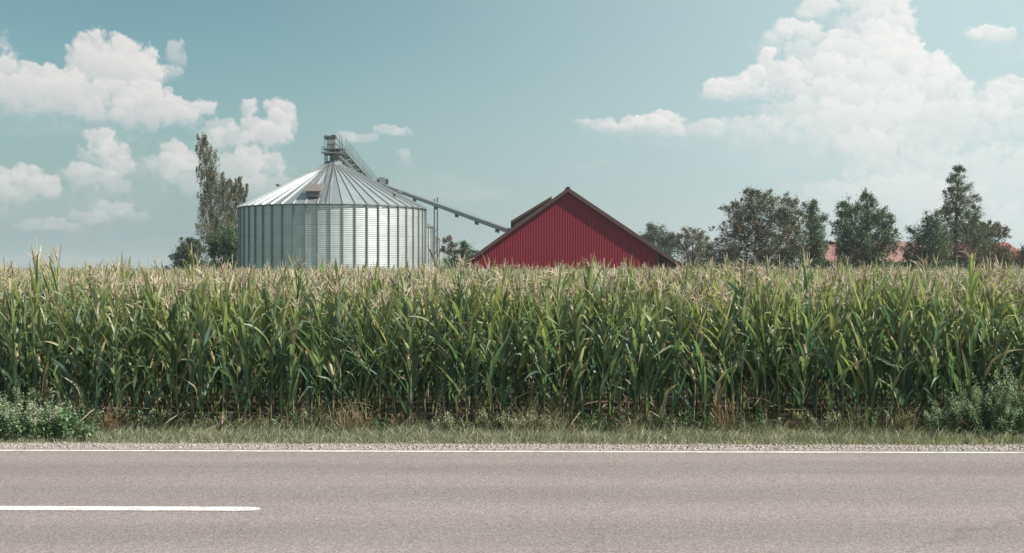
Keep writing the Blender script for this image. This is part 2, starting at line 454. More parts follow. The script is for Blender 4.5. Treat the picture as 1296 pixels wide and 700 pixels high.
def tile_mat(name, a, b_):
    m, t, p, o = new_mat(name)
    tc = t.new('ShaderNodeTexCoord'); ob = tc.outputs['Object']
    br = t.new('ShaderNodeTexBrick'); t.put(br.inputs['Vector'], ob)
    br.inputs['Scale'].default_value = 3; br.inputs['Color1'].default_value = a + (1,); br.inputs['Color2'].default_value = b_ + (1,)
    br.inputs['Mortar'].default_value = tuple(v * .5 for v in a) + (1,); br.inputs['Mortar Size'].default_value = .03
    n = t.noise(ob, 1.2, 6, .7)
    t.put(p.inputs['Base Color'], t.mix(t.math('MULTIPLY', n, .45), br.outputs[0], tuple(v * .6 for v in a)))
    p.inputs['Roughness'].default_value = .8
    return m


M_asphalt = asphalt_mat(); M_paint = paint_mat(); M_gravel = gravel_mat()
M_soil = soil_mat('field_soil', (.022, .020, .016), (.05, .042, .034))
M_turf = soil_mat('verge_turf', (.07, .075, .05), (.15, .145, .10), 2)
M_meadow = soil_mat('meadow', (.05, .065, .03), (.10, .11, .05))
M_corn = leaf_mat('corn_leaf', .44, .40, (1.15, 1.3, .75), True, .42)
M_stalk = leaf_mat('corn_stalk', .5, 0, spec=.3)
M_tassel = leaf_mat('corn_tassel', .8, .25, (1.1, 1, .8), spec=.15)
M_grass = leaf_mat('grass_blade', .5, .3, (1.2, 1.2, .6), spec=.3)
M_leaf = leaf_mat('tree_leaf', .5, .25, (1.2, 1.3, .55), spec=.3)
M_bark = simple_mat('bark', (.16, .14, .12), .9, 0, .4, 4, bump=.6, stretch=(1, 1, .25))
M_birchbark = simple_mat('birch_bark', (.38, .36, .33), .85, 0, .3, 2.5, (.06, .055, .05), .4)
M_zinc = zinc_mat('galvanised_steel', (.60, .645, .65), .46, .64)
M_zincroof = zinc_mat('galvanised_roof', (.62, .65, .655), .36, .80)
M_zincdark = simple_mat('weathered_zinc', (.20, .22, .225), .55, .5, .3, 3)
M_machine = simple_mat('machine_steel', (.07, .085, .085), .5, .3, .3, 4)
M_rail = simple_mat('galvanised_rail', (.24, .27, .275), .5, .5, .2, 4)
M_red = simple_mat('red_cladding', (.215, .019, .038), .8, 0, .14, .8, (.2, .022, .038), spec=.12, stretch=(4, 1, .3))
M_fascia = simple_mat('brown_fascia', (.085, .045, .042), .7, 0, .2, 2)
M_barnroof = simple_mat('barn_roof_sheet', (.15, .075, .062), .7, 0, .25, 1.5, (.09, .06, .05))
M_dark = simple_mat('dark_timber', (.05, .035, .03), .8, 0, .3, 3)
M_tile = tile_mat('roof_tiles', (.30, .145, .13), (.36, .18, .16))
M_tile2 = tile_mat('roof_tiles_bright', (.34, .085, .075), (.42, .12, .105))
M_wall = simple_mat('render_wall', (.55, .50, .44), .9, 0, .1, 1, (.40, .36, .32))
M_glass = simple_mat('window_glass', (.03, .035, .04), .1, 0, .1, 1)
M_frame = simple_mat('white_frame', (.7, .7, .68), .5, 0, .08, 2)

# ------------------------------------------------------------------ ground and road
SL = -.0138                     # the road runs a touch towards the camera on the right


def ry(x, y): return y + SL * x


def strip(name, x0, x1, y0, y1, z, m, parent=None, zf=None, nx=2, ny=2):
    """a sheet along the road; its object origin sits on the centre of the strip"""
    yc = (y0 + y1) / 2
    V = []; Fq = []
    for i in range(nx):
        for j in range(ny):
            x = x0 + (x1 - x0) * i / (nx - 1); y = y0 + (y1 - y0) * j / (ny - 1)
            V.append((x, ry(x, y) - yc, zf(x, y) if zf else 0))
    for i in range(nx - 1):
        for j in range(ny - 1):
            a = i * ny + j; Fq.append((a, a + ny, a + ny + 1, a + 1))
    o = mesh_obj(name, quad_mesh(name, V, Fq, m), parent); o.location = (0, yc, z)
    return o


# the ground: one sheet with a hole-free plain reaching the horizon
gm = MB(); n = 24; S = 3000
gm.add([(-S, -S, 0), (S, -S, 0), (S, S, 0), (-S, S, 0)], [(0, 1, 2, 3)])
go_ = gm.build('ground', M_meadow); go_.location = (0, 0, -.012); tag(go_, 'flat green farmland reaching the horizon', None, None, 'structure')
o = strip('field_soil', -90, 90, 15.0, 100, -.006, M_soil); tag(o, 'bare brown soil under the corn', kind='structure')
rng0 = np.random.RandomState(5)
o = strip('road_verge', -60, 60, 14.15, 15.25, .0, M_turf); tag(o, 'narrow strip of turf between gravel and corn', kind='structure')
o = strip('near_verge', -60, 60, 2.0, 6.3, .0, M_turf); tag(o, 'turf on the near side of the road', kind='structure')
o = strip('gravel_shoulder', -60, 60, 13.75, 14.42, .004, M_gravel); tag(o, 'pale gravel shoulder beside the road', kind='structure')
o = strip('near_shoulder', -60, 60, 6.1, 6.75, .004, M_gravel); tag(o, 'gravel shoulder on the near side', kind='structure')
o = strip('road', -300, 300, 6.6, 13.93, .010, M_asphalt); tag(o, 'grey pinkish asphalt country road', kind='structure')


def edge_line(name, y):
    o = strip(name, -300, 300, y - .045, y + .045, .014, M_paint); tag(o, 'thin white edge line along the asphalt', kind='structure')


edge_line('edge_line', 13.76); edge_line('near_edge_line', 7.2)


def dash(x0, x1, y):
    hw = .09; b = MB(); rr = random.Random(int(x0 * 7) + 3)
    top = []; bot = []
    nseg = 60
    for i in range(nseg + 1):
        x = x0 + (x1 - x0) * i / nseg
        top.append((x, ry(x, y) + hw + rr.uniform(-.006, .006), .015)); bot.append((x, ry(x, y) - hw + rr.uniform(-.006, .006), .015))
    # ragged right-hand end as laid by the machine
    vs_ = bot + [(x1 + .09, ry(x1, y) - .07, .015), (x1 + .13, ry(x1, y) - .01, .015), (x1 + .10, ry(x1, y) + .05, .015), (x1 - .02, ry(x1, y) + .06, .015)] + top[::-1]
    for i in range(nseg):
        b.add([bot[i], bot[i + 1], top[i + 1], top[i]], [(0, 1, 2, 3)])
    e = [bot[-1], (x1 + .09, ry(x1, y) - .07, .015), (x1 + .13, ry(x1, y) - .01, .015), (x1 + .10, ry(x1, y) + .05, .015), (x1 + .02, ry(x1, y) + .075, .015), top[-1]]
    b.add(e, [tuple(range(6))])
    return b.build('centre_line_dash', M_paint)


for k in range(-4, 5):
    x1 = -2.50 + k * 18
    d_ = dash(x1 - 6, x1, 10.46)
    tag(d_, 'white centre line dash on the asphalt', kind='structure', group='centre line dashes')

# loose gravel stones on the shoulder
def stones():
    r = np.random.RandomState(3); n = 6000
    x = r.uniform(-11, 11, n); y = np.where(r.rand(n) < .8, r.normal(14.12, .16, n), r.uniform(13.9, 14.6, n)); y = np.clip(y, 13.9, 14.7)
    s = r.uniform(.004, .013, n) * (1 + (r.rand(n) < .04) * 1.0)
    box = np.array([(a, b, c) for c in (-.5, 1) for b in (-1, 1) for a in (-1, 1)], float)
    Fb = np.array([(4, 5, 7, 6), (0, 1, 5, 4), (2, 6, 7, 3), (0, 4, 6, 2), (1, 3, 7, 5)])
    a = r.uniform(0, PI, n); ca, sa = np.cos(a), np.sin(a)
    B = box[None] * np.stack([s, s * r.uniform(.6, 1, n), s * .6], 1)[:, None] * r.uniform(.75, 1.15, (n, 8, 1))
    X = B[..., 0] * ca[:, None] - B[..., 1] * sa[:, None]; Y = B[..., 0] * sa[:, None] + B[..., 1] * ca[:, None]
    V = np.stack([X + x[:, None], Y + (y + SL * x)[:, None], B[..., 2] + .008], -1).reshape(-1, 3)
    Fq = (Fb[None] + (np.arange(n) * 8)[:, None, None]).reshape(-1, 4)
    c = np.array([.31, .28, .265])[None] * r.uniform(.65, 1.35, (n, 1)); C = np.repeat(c, 8, 0)
    o = mesh_obj('loose_gravel', quad_mesh('loose_gravel', V, Fq, M_stone, C)); tag(o, 'loose pale gravel stones along the asphalt edge', 'gravel', kind='stuff')


M_stone = leaf_mat('stone', .9, 0, spec=.2)
stones()


# ------------------------------------------------------------------ blades and leaves (numpy)
class QB:
    """numpy quad collector with colour and uv"""
    def __init__(s): s.V = []; s.F = []; s.C = []; s.U = []; s.M = []; s.n = 0

    def add(s, V, Fq, C, U=None, m=0):
        V = np.asarray(V, float); Fq = np.asarray(Fq, int); C = np.broadcast_to(np.asarray(C, float), V.shape)
        U = np.zeros((len(V), 2)) if U is None else np.asarray(U, float)
        s.V.append(V); s.F.append(Fq + s.n); s.C.append(C); s.U.append(U); s.M.append(np.full(len(Fq), m)); s.n += len(V)

    def arrays(s):
        return [np.concatenate(a) for a in (s.V, s.F, s.C, s.U, s.M)]

    def mesh(s, name, mats, smooth=False):
        V, Fq, C, U, M = s.arrays()
        return quad_mesh(name, V, Fq, mats, C, U, M, smooth)


def leaf(q, base, a, L, W, th0, bend, col, segs=9, twist=0.0, kink=None, tipcol=None, r=None, m=0, cols=3):
    """arching strap leaf with a folded midrib and wavy margins"""
    s = np.linspace(0, 1, segs + 1)
    th = th0 + bend * s ** 1.7
    if kink: th = th + np.where(s > kink[0], kink[1], 0)
    ds = L / segs
    dr = np.concatenate([[0], np.cumsum(np.sin((th[1:] + th[:-1]) / 2) * ds)])
    dz = np.concatenate([[0], np.cumsum(np.cos((th[1:] + th[:-1]) / 2) * ds)])
    sway = (r.normal(0, .10) * s ** 2 * L) if r is not None else 0
    rad = np.array([math.cos(a), math.sin(a), 0]); tan = np.array([-math.sin(a), math.cos(a), 0])
    mid = np.array(base)[None] + dr[:, None] * rad + dz[:, None] * np.array([0, 0, 1.]) + (sway * np.ones(segs + 1))[:, None] * tan
    wd = W * np.clip((.45 + 2.6 * s) * (s < .21) + 1.0 * (s >= .21), 0, 1) * np.clip(1 - ((s - .3) / .7).clip(0) ** 1.8, .02, 1)
    tw = twist * s
    nrm = np.cos(th)[:, None] * rad * -1 + np.sin(th)[:, None] * np.array([0, 0, 1.])
    side = np.cos(tw)[:, None] * tan + np.sin(tw)[:, None] * nrm
    up = -np.sin(tw)[:, None] * tan + np.cos(tw)[:, None] * nrm
    ph = r.uniform(0, 6) if r is not None else 0
    wv = np.sin(s * 16 + ph) * .12; wv2 = np.sin(s * 14 + ph + 2) * .12
    l = mid + side * (wd / 2)[:, None] + up * (wd * (.22 + wv))[:, None]
    rr = mid - side * (wd / 2)[:, None] + up * (wd * (.22 + wv2))[:, None]
    if cols == 3:
        V = np.stack([l, mid, rr], 1).reshape(-1, 3)
        U = np.stack([np.stack([np.full_like(s, u), s * L], -1) for u in (0, .5, 1)], 1).reshape(-1, 2)
        k = np.arange(segs)[:, None] * 3
        Fq = np.concatenate([k + np.array([0, 1, 4, 3]), k + np.array([1, 2, 5, 4])])
    else:
        V = np.stack([l, rr], 1).reshape(-1, 3)
        U = np.stack([np.stack([np.full_like(s, u), s * L], -1) for u in (.1, .45)], 1).reshape(-1, 2)
        k = np.arange(segs)[:, None] * 2
        Fq = k + np.array([0, 1, 3, 2])
    nc = 3 if cols == 3 else 2
    C = np.repeat(np.array(col)[None], segs + 1, 0)
    if tipcol is not None:
        f = ((s - .55) / .45).clip(0, 1)[:, None]; C = C * (1 - f) + np.array(tipcol) * f
    q.add(V, Fq, np.repeat(C, nc, 0), U, m)


def rod(q, pts, rads, col, n=3, m=0, jag=0.0, r=None):
    pts = np.asarray(pts, float); k = len(pts)
    d = np.gradient(pts, axis=0); d /= np.linalg.norm(d, axis=1)[:, None] + 1e-9
    u = np.where(np.abs(d[:, 2:3]) > .9, np.array([[1., 0, 0]]), np.array([[0, 0, 1.]]))
    x = np.cross(d, u); x /= np.linalg.norm(x, axis=1)[:, None] + 1e-9; y = np.cross(d, x)
    rads = np.broadcast_to(np.asarray(rads, float), (k,))
    if jag and r is not None: rads = rads * r.uniform(1 - jag, 1 + jag, k)
    a = np.arange(n) * 2 * PI / n
    V = pts[:, None] + (x[:, None] * np.cos(a)[None, :, None] + y[:, None] * np.sin(a)[None, :, None]) * rads[:, None, None]
    i = np.arange(k - 1)[:, None] * n; j = np.arange(n)[None]; j2 = (j + 1) % n
    Fq = np.stack([i + j, i + j2, i + n + j2, i + n + j], -1).reshape(-1, 4)
    C = np.asarray(col, float)
    if C.ndim == 2: C = np.repeat(C, n, 0)
    q.add(V.reshape(-1, 3), Fq, C, None, m)


GREENS = [(.088, .160, .110), (.072, .142, .112), (.112, .185, .115), (.165, .222, .128), (.096, .166, .138)]
YELLOW = [(.40, .44, .19), (.50, .48, .25), (.33, .40, .17), (.52, .48, .32)]
DRY = [(.40, .33, .24), (.30, .23, .165), (.22, .15, .11), (.50, .43, .33), (.22, .10, .08)]
TASSEL = [(.64, .54, .44), (.56, .46, .38), (.68, .60, .49), (.55, .42, .37)]


def corn(r, kind=0, lod=0):
    """kind 0 green, 1 turning yellow, 2 withered from below. Returns four QBs"""
    st, lv, ta, ear = QB(), QB(), QB(), QB()
    H = r.uniform(1.84, 2.04)
    k = 7 if lod == 0 else 3
    z = np.linspace(0, H, k); wob = np.cumsum(r.normal(0, .008, (k, 2)), 0)
    pts = np.column_stack([wob, z])
    sc_ = np.array([(.15, .17, .075), (.10, .14, .055), (.12, .17, .06)])[r.randint(3)]
    c0 = np.array(DRY[r.randint(2)]) * .7 if (kind == 2 or r.rand() < .25) else sc_
    f = (1 - z / .9).clip(0, 1)[:, None]
    rod(st, pts, np.interp(z, [0, 1.0, H], [.0135, .012, .005]), sc_ * (1 - f) + c0 * f, 5 if lod == 0 else 3)
    xy = lambda zz: np.array([np.interp(zz, z, wob[:, 0]), np.interp(zz, z, wob[:, 1])])
    a0 = r.uniform(0, 2 * PI); nl = 20 if lod == 0 else (13 if lod == 1 else 7)
    zlo = .16 if lod == 0 else (.38 if lod == 1 else 1.1)
    for i in range(nl):
        t = i / (nl - 1); zz = zlo + (H - .12 - zlo) * t + r.uniform(-.03, .03)
        hh = zz / H
        a = a0 + PI * i + r.normal(0, .35)
        if hh < .72:
            L = r.uniform(.60, .86); th0 = R(r.uniform(10, 32)); bend = R(r.uniform(0, 45) if r.rand() < .7 else r.uniform(45, 100))
        else:
            L = r.uniform(.50, .70) * (1.05 - (hh - .72) * 1.1); th0 = R(r.uniform(6, 26)); bend = R(r.uniform(-5, 18) if r.rand() < .82 else r.uniform(25, 80))
        W = r.uniform(.040, .072) * (1.0 if hh < .8 else .85)
        col = np.array(GREENS[r.randint(5)]) * r.uniform(.92, 1.35) * (1 + np.array([.95, .50, .22]) * max(0, min(1, (hh - .45) / .4)))  # upper leaves are yellower by nature and also brightened with painted sunlight
        tip = None; kink = None; dead = False
        py = {0: .03, 1: .22, 2: .08}[kind] * (1 if hh > .5 else .5) + .5 * (hh > .66)  # extra yellow leaves near the top, partly painting in the sunlit look
        if r.rand() < py: 
            col = np.array(YELLOW[r.randint(4)]) * r.uniform(.6, 1.0) if r.rand() < .5 else (col + np.array(YELLOW[r.randint(4)])) / 2
        if hh < {0: .17, 1: .20, 2: .36}[kind] and r.rand() < .7:
            dead = True; col = np.array(DRY[r.randint(5)]) * r.uniform(.7, 1.05); th0 = R(r.uniform(70, 150)); bend = R(r.uniform(10, 60)); W *= r.uniform(.25, .6); L *= r.uniform(.5, .9)
        elif r.rand() < .055: col = np.array(DRY[r.randint(4)])
        if not dead and r.rand() < .15: kink = (r.uniform(.4, .7), R(r.uniform(40, 110)))
        if r.rand() < .45: tip = np.array(DRY[r.randint(4)]) * .9
        base = np.array([*xy(zz), zz])
        leaf(lv, base, a, L, W, th0, bend, col, (10 if lod == 0 else (6 if lod == 1 else 4)), r.normal(0, .9), kink, tip, r, 0, 3 if lod == 0 else 2)
    # tassel
    nb = r.randint(9, 14) if lod == 0 else (6 if lod == 1 else 4)
    tcol = np.array(TASSEL[r.randint(4)]) * r.uniform(.85, 1.1)
    TH = r.uniform(.24, .36); top = np.array([*xy(H), H])
    sw = r.normal(0, .03, 2)
    rr = .0062 if lod == 0 else (.0082 if lod == 1 else .0105)
    ks = 6 if lod == 0 else 3
    tt = np.linspace(0, 1, ks)
    rod(ta, top + np.column_stack([sw[0] * tt ** 2, sw[1] * tt ** 2, TH * tt]), rr * np.linspace(1, .6, ks), tcol, 3, 0, .3, r)
    for j in range(nb):
        a = r.uniform(0, 2 * PI); l = r.uniform(.12, .21); th = R(r.uniform(12, 40)); bz = .02 + .10 * j / nb
        b = np.array([0, 0, bz]) + top
        s = np.linspace(0, 1, 5 if lod == 0 else 3); th_ = th + s * R(r.uniform(-5, 40))
        x = l * s * np.sin(th_); zc = l * s * np.cos(th_)
        rod(ta, b + np.column_stack([x * math.cos(a), x * math.sin(a), zc]), rr * .85 * np.linspace(1, .6, len(s)), tcol * r.uniform(.85, 1.15), 3, 0, .35, r)
    if lod == 0:
        for e in range(r.randint(1, 3)):
            zz = r.uniform(.85, 1.2); a = a0 + r.choice([0, PI]) + r.normal(0, .3); th = R(r.uniform(12, 30))
            s = np.linspace(0, 1, 7); L = r.uniform(.2, .27)
            d = np.array([math.sin(th) * math.cos(a), math.sin(th) * math.sin(a), math.cos(th)])
            pts = np.array([*xy(zz), zz])[None] + s[:, None] * L * d + np.array([math.cos(a), math.sin(a), 0]) * .015
            hc = np.array([(.15, .19, .07), (.24, .25, .11), (.38, .32, .20)][r.randint(3)])
            rod(ear, pts, .032 * np.array([.5, .85, 1, .97, .8, .5, .12]), hc, 7)
            for _ in range(6):
                aa = r.uniform(0, 2 * PI); e0 = pts[-1]; s3 = np.linspace(0, 1, 3)
                off = np.column_stack([math.cos(aa) * .04 * s3, math.sin(aa) * .04 * s3, .03 * s3 - .06 * s3 ** 2])
                rod(ear, e0 + off, .004, np.array([(.16, .06, .035), (.34, .20, .10)][r.randint(2)]), 3)
            # loose husk tongue
            leaf(ear, pts[4], a + r.normal(0, .6), .16, .03, th + .2, R(50), hc, 4, 0, None, None, r, 0, 2)
    return st, lv, ta, ear


def place(arr, tr):
    """tr: n x (x, y, rz, scale, zscale, lean angle, lean dir)"""
    V, Fq, C, U, M = arr
    n = len(tr); c, s = np.cos(tr[:, 2])[:, None], np.sin(tr[:, 2])[:, None]
    X = V[None, :, 0] * c - V[None, :, 1] * s; Y = V[None, :, 0] * s + V[None, :, 1] * c; Z = V[None, :, 2] * tr[:, 4:5]
    X = X * tr[:, 3:4] + Z * (np.tan(tr[:, 5]) * np.cos(tr[:, 6]))[:, None] + tr[:, 0:1]
    Y = Y * tr[:, 3:4] + Z * (np.tan(tr[:, 5]) * np.sin(tr[:, 6]))[:, None] + tr[:, 1:2]
    VV = np.stack([X, Y, Z], -1).reshape(-1, 3)
    FF = (Fq[None] + (np.arange(n) * len(V))[:, None, None]).reshape(-1, 4)
    return VV, FF, np.tile(C, (n, 1)), np.tile(U, (n, 1)), np.tile(M, n)


rc = np.random.RandomState(11)
CORN_LABEL = ['tall green corn plant with pale tassel in the front rows beside the verge',
              'tall corn plant with yellowing leaves in the front rows beside the verge',
              'tall corn plant with withered brown lower leaves in the front rows']
protos = []
for i in range(18):
    kind = (0, 0, 1, 2, 0, 1)[i % 6]
    st, lv, ta, er = corn(rc, kind)
    protos.append((kind, [('stalk', st.mesh('corn_stalk', M_stalk, True)), ('leaves', lv.mesh('corn_leaves', M_corn, True)),
                          ('tassel', ta.mesh('corn_tassel', M_tassel)), ('ear', er.mesh('corn_ear', M_stalk, True))], [st, lv, ta, er]))

count = 0; ROWEND = {}
ROW0 = 15.28
for row in range(3):
    y = ROW0 + .75 * row; hw = (y * 648 / F) + .35
    x = -hw
    while x < hw and count < 299:
        i = rc.randint(len(protos)); kind, parts, _ = protos[i]
        if row == 0 and rc.rand() < .05: x += .15; continue
        root = empty('corn_plant', (x + rc.normal(0, .03), ry(x, y) + rc.normal(0, .05), 0), 0)
        s = rc.uniform(.90, 1.03)
        zs = s * rc.uniform(.90, 1.05) * (1.13 if rc.rand() < .12 else 1)
        root.scale = (s, s, zs)
        root.rotation_euler = (rc.normal(0, .05), rc.normal(0, .05), rc.uniform(0, 2 * PI))
        tag(root, CORN_LABEL[kind], 'corn plant', 'corn plants in the front rows of the field')
        for nm, me in parts: mesh_obj(nm, me, root)
        count += 1; ROWEND[row] = x
        x += rc.uniform(.10, .165) if row else rc.uniform(.12, .2)


def corn_mass():
    r = np.random.RandomState(21)
    out = []
    nearA = []
    for kind, parts, qbs in protos:
        q = QB()
        for b, m in zip(qbs, (1, 0, 2, 1)):
            V, Fq, C, U, M = b.arrays(); q.add(V, Fq, C, U, m)
        nearA.append(q.arrays())
    lod1, lod2 = [], []
    for lod, lst in ((1, lod1), (2, lod2)):
        for i in range(12):
            q = QB()
            for b, m in zip(corn(r, (0, 1, 0, 2)[i % 4], lod), (1, 0, 2, 1)):
                if b.n:
                    V, Fq, C, U, M = b.arrays(); q.add(V, Fq, C, U, m)
            lst.append(q.arrays())
    tr = {0: [], 1: [], 2: []}
    y = ROW0; row = 0
    while y < 98:
        hw = y * 648 / F + 3.5
        if row < 3: lod, sp = 0, .15
        elif y < 20.5: lod, sp = (0 if y < 18.5 else 1), .17
        elif y < 34: lod, sp = 1, .2
        else: lod, sp = 2, .38
        x = -hw
        inner = (ROW0 + .75 * row) * 648 / F + .36
        while x < hw:
            x += sp * r.uniform(.7, 1.3)
            if row < 3 and -inner < x < ROWEND.get(row, -99) + .12: continue
            s = r.uniform(.90, 1.03)
            zs = s * r.uniform(.90, 1.05) * (1.12 if r.rand() < .08 else 1)
            if y > 24: zs *= .965
            tr[lod].append((x, ry(x, y) + r.normal(0, .06), r.uniform(0, 2 * PI), s, zs, abs(r.normal(0, .04)), r.uniform(0, 2 * PI)))
        row += 1
        y += .75 if y < 34 else 1.3
    Vs, Fs, Cs, Us, Ms = [], [], [], [], []; n = 0
    for lod, A in ((0, nearA), (1, lod1), (2, lod2)):
        T = np.array(tr[lod]); idx = r.randint(0, len(A), len(T))
        for k, arr in enumerate(A):
            sel = T[idx == k]
            if not len(sel): continue
            V, Fq, C, U, M = place(arr, sel)
            Vs.append(V); Fs.append(Fq + n); Cs.append(C); Us.append(U); Ms.append(M); n += len(V)
    V, Fq = np.concatenate(Vs), np.concatenate(Fs)
    print('corn mass', {k: len(v) for k, v in tr.items()}, 'faces', len(Fq))
    me = quad_mesh('corn_field', V, Fq, [M_corn, M_stalk, M_tassel], np.concatenate(Cs), np.concatenate(Us), np.concatenate(Ms))
    o = mesh_obj('corn_field', me); tag(o, 'dense field of ripening corn stretching back behind the front rows', 'corn field', kind='stuff')


corn_mass()


# ------------------------------------------------------------------ verge grass and weeds
def grass():
    r = np.random.RandomState(8)
    def blades(n, x, y, h, wd, lean, col, jit):
        a = r.uniform(0, 2 * PI, n)
        la = np.where(r.rand(n) < .6, r.normal(0, .7, n), r.uniform(0, 2 * PI, n))   # mostly leaning right in the wind
        lm = lean * r.uniform(.3, 1.6, n) * h
        px, py = np.cos(a) * wd, np.sin(a) * wd
        dx, dy = np.cos(la) * lm, np.sin(la) * lm
        V = np.zeros((n, 6, 3))
        for k, (f, wf, zf) in enumerate(((0, 1, 0), (.35, .85, .6), (1, .12, 1))):
            V[:, 2 * k, 0] = x + dx * f - px * wf; V[:, 2 * k + 1, 0] = x + dx * f + px * wf
            V[:, 2 * k, 1] = y + dy * f - py * wf; V[:, 2 * k + 1, 1] = y + dy * f + py * wf
            V[:, 2 * k, 2] = h * zf; V[:, 2 * k + 1, 2] = h * zf
        V = V.reshape(-1, 3); b = (np.arange(n) * 6)[:, None]
        Fq = np.concatenate([b + np.array([0, 1, 3, 2]), b + np.array([2, 3, 5, 4])])
        C = col * r.uniform(1 - jit, 1 + jit, (n, 1)); C = np.repeat(C, 6, 0)
        return V, Fq, C
    q = QB()
    n = 85000
    x = r.uniform(-10.5, 10.5, n); y = 14.42 + 1.15 * r.beta(1.15, 1.1, n) + .05 * np.sin(x * 3.1) + .035 * np.sin(x * 7.7 + 1)
    clump = .5 + .5 * np.sin(x * 2.3 + np.sin(x * .9) * 2) * np.sin(x * 5.1 + y * 9)
    h = r.gamma(6, .0155, n) * (.75 + .55 * clump) * np.interp(y, [14.4, 14.6, 15.5], [.55, 1.0, 1.45]) * (.85 + .0 * x)
    pal = np.array([(.28, .31, .215), (.34, .35, .255), (.225, .27, .185), (.42, .395, .30), (.50, .46, .37), (.29, .325, .245)])
    C = pal[r.choice(6, n, p=[.26, .24, .2, .14, .08, .08])]
    V, Fq, Cc = blades(n, x, ry(x, y), h, r.uniform(.0022, .0048, n), .75, C, .25)
    q.add(V, Fq, Cc)
    n = 2600   # spill on to the gravel
    x = r.uniform(-10.5, 10.5, n); y = 14.42 - np.abs(r.normal(0, .06, n)); h = r.uniform(.02, .07, n)
    V, Fq, Cc = blades(n, x, ry(x, y), h, r.uniform(.002, .004, n), .9, pal[r.choice(6, n)], .25); q.add(V, Fq, Cc)
    n = 8000   # tall pale bents in front of the stalks
    x = r.uniform(-10.5, 10.5, n); keep = (np.sin(x * 1.7 + 1) + np.sin(x * 4.3)) * .5 + r.uniform(-1, 1, n) > .1; x = x[keep]; n = len(x)
    y = r.uniform(14.95, 15.5, n); h = r.uniform(.14, .30, n) * (1 + .8 * (np.sin(x * 2.9) * np.sin(x * 1.1 + 2) > .3))
    V, Fq, Cc = blades(n, x, ry(x, y), h, r.uniform(.0015, .003, n), .45, np.array([(.44, .39, .29), (.30, .32, .20), (.36, .29, .21)])[r.choice(3, n)], .25); q.add(V, Fq, Cc)
    n = 5000   # near side of the road
    x = r.uniform(-10, 10, n); y = r.uniform(2.4, 6.2, n); h = r.uniform(.04, .14, n)
    V, Fq, Cc = blades(n, x, ry(x, y), h, r.uniform(.002, .004, n), .7, pal[r.choice(6, n)], .25); q.add(V, Fq, Cc)
    V, Fq, C, U, M = q.arrays()
    o = mesh_obj('grass', quad_mesh('grass', V, Fq, M_grass, C)); tag(o, 'wind swept grass covering the verge between gravel and corn', 'grass', kind='stuff')


grass()


def small_leaves(q, c, n, L, W, cols, r, updroop=(10, 80), m=0):
    """n little two-quad leaves starting at the points c"""
    c = np.asarray(c, float)
    a = r.uniform(0, 2 * PI, n); th = np.radians(r.uniform(*updroop, n)); l = L * r.uniform(.6, 1.25, n); wd = W * r.uniform(.7, 1.2, n)
    d = np.stack([np.sin(th) * np.cos(a), np.sin(th) * np.sin(a), np.cos(th)], -1)
    t = np.stack([-np.sin(a), np.cos(a), r.uniform(-.4, .4, n)], -1)
    b = c; mid = b + d * (l * .5)[:, None]; e = b + d * l[:, None] + np.array([0, 0, -.15]) * l[:, None]
    V = np.stack([b - t * (wd * .15)[:, None], b + t * (wd * .15)[:, None], mid + t * (wd * .5)[:, None], mid - t * (wd * .5)[:, None],
                  e + t * (wd * .08)[:, None], e - t * (wd * .08)[:, None]], 1).reshape(-1, 3)
    k = (np.arange(n) * 6)[:, None]
    Fq = np.concatenate([k + np.array([0, 1, 2, 3]), k + np.array([3, 2, 4, 5])])
    C = np.asarray(cols)[r.randint(0, len(cols), n)] * r.uniform(.75, 1.25, (n, 1))
    q.add(V, Fq, np.repeat(C, 6, 0), None, m)


def weed(name, x, y, rad, h, nst, L, W, cols, label, cat, seed, headcols=None, group=None, stemcol=(.12, .14, .07), lean=.12, lpd=70):
    r = np.random.RandomState(seed)
    root = empty(name, (x, ry(x, y), 0)); tag(root, label, cat, group)
    st, lv, hd = QB(), QB(), QB()
    for i in range(nst):
        a = r.uniform(0, 2 * PI); rr = rad * math.sqrt(r.rand()) * .75; bx, by = rr * math.cos(a), rr * math.sin(a) * .6
        hh = h * r.uniform(.55, 1.05) * (1 - .35 * (rr / rad) ** 2)
        lx, ly = r.normal(0, lean) * hh + bx * .35, r.normal(0, lean) * hh
        s = np.linspace(0, 1, 6); pts = np.column_stack([bx + lx * s ** 1.5, by + ly * s ** 1.5, hh * s])
        rod(st, pts, np.linspace(.005, .0015, 6), stemcol, 3)
        n = int(lpd * hh); f = r.uniform(.12, 1, n)
        P_ = np.column_stack([np.interp(f, s, pts[:, k]) for k in range(3)]) + r.normal(0, .022, (n, 3)) * (1.3 - f)[:, None]
        P_[:, 2] = P_[:, 2].clip(.01)
        small_leaves(lv, P_, n, L, W, cols, r, (25, 100))
        if headcols is not None and r.rand() < .8:
            n = 46; f = r.uniform(.72, 1.02, n)
            P_ = np.column_stack([np.interp(f, s, pts[:, k]) for k in range(3)]) + r.normal(0, .018, (n, 3))
            P_[:, 2] += .02
            small_leaves(hd, P_, n, .02, .012, headcols, r, (0, 90))
    if hd.n and name == 'verge_weed':
        lv.add(*hd.arrays()[:3]); hd = QB()
    mesh_obj('stem', st.mesh('stem', M_stalk), root)
    mesh_obj('leaves', lv.mesh('leaves', M_leaf), root)
    if headcols is not None and hd.n: mesh_obj('flower_head', hd.mesh('flower_head', M_tassel), root)
    return root


def X(px, d): return (px - 648) / F * d


NETT = [(.13, .24, .13), (.17, .28, .16), (.10, .20, .11), (.26, .34, .22)]
PALE = [(.42, .43, .34), (.33, .37, .26), (.5, .48, .40)]
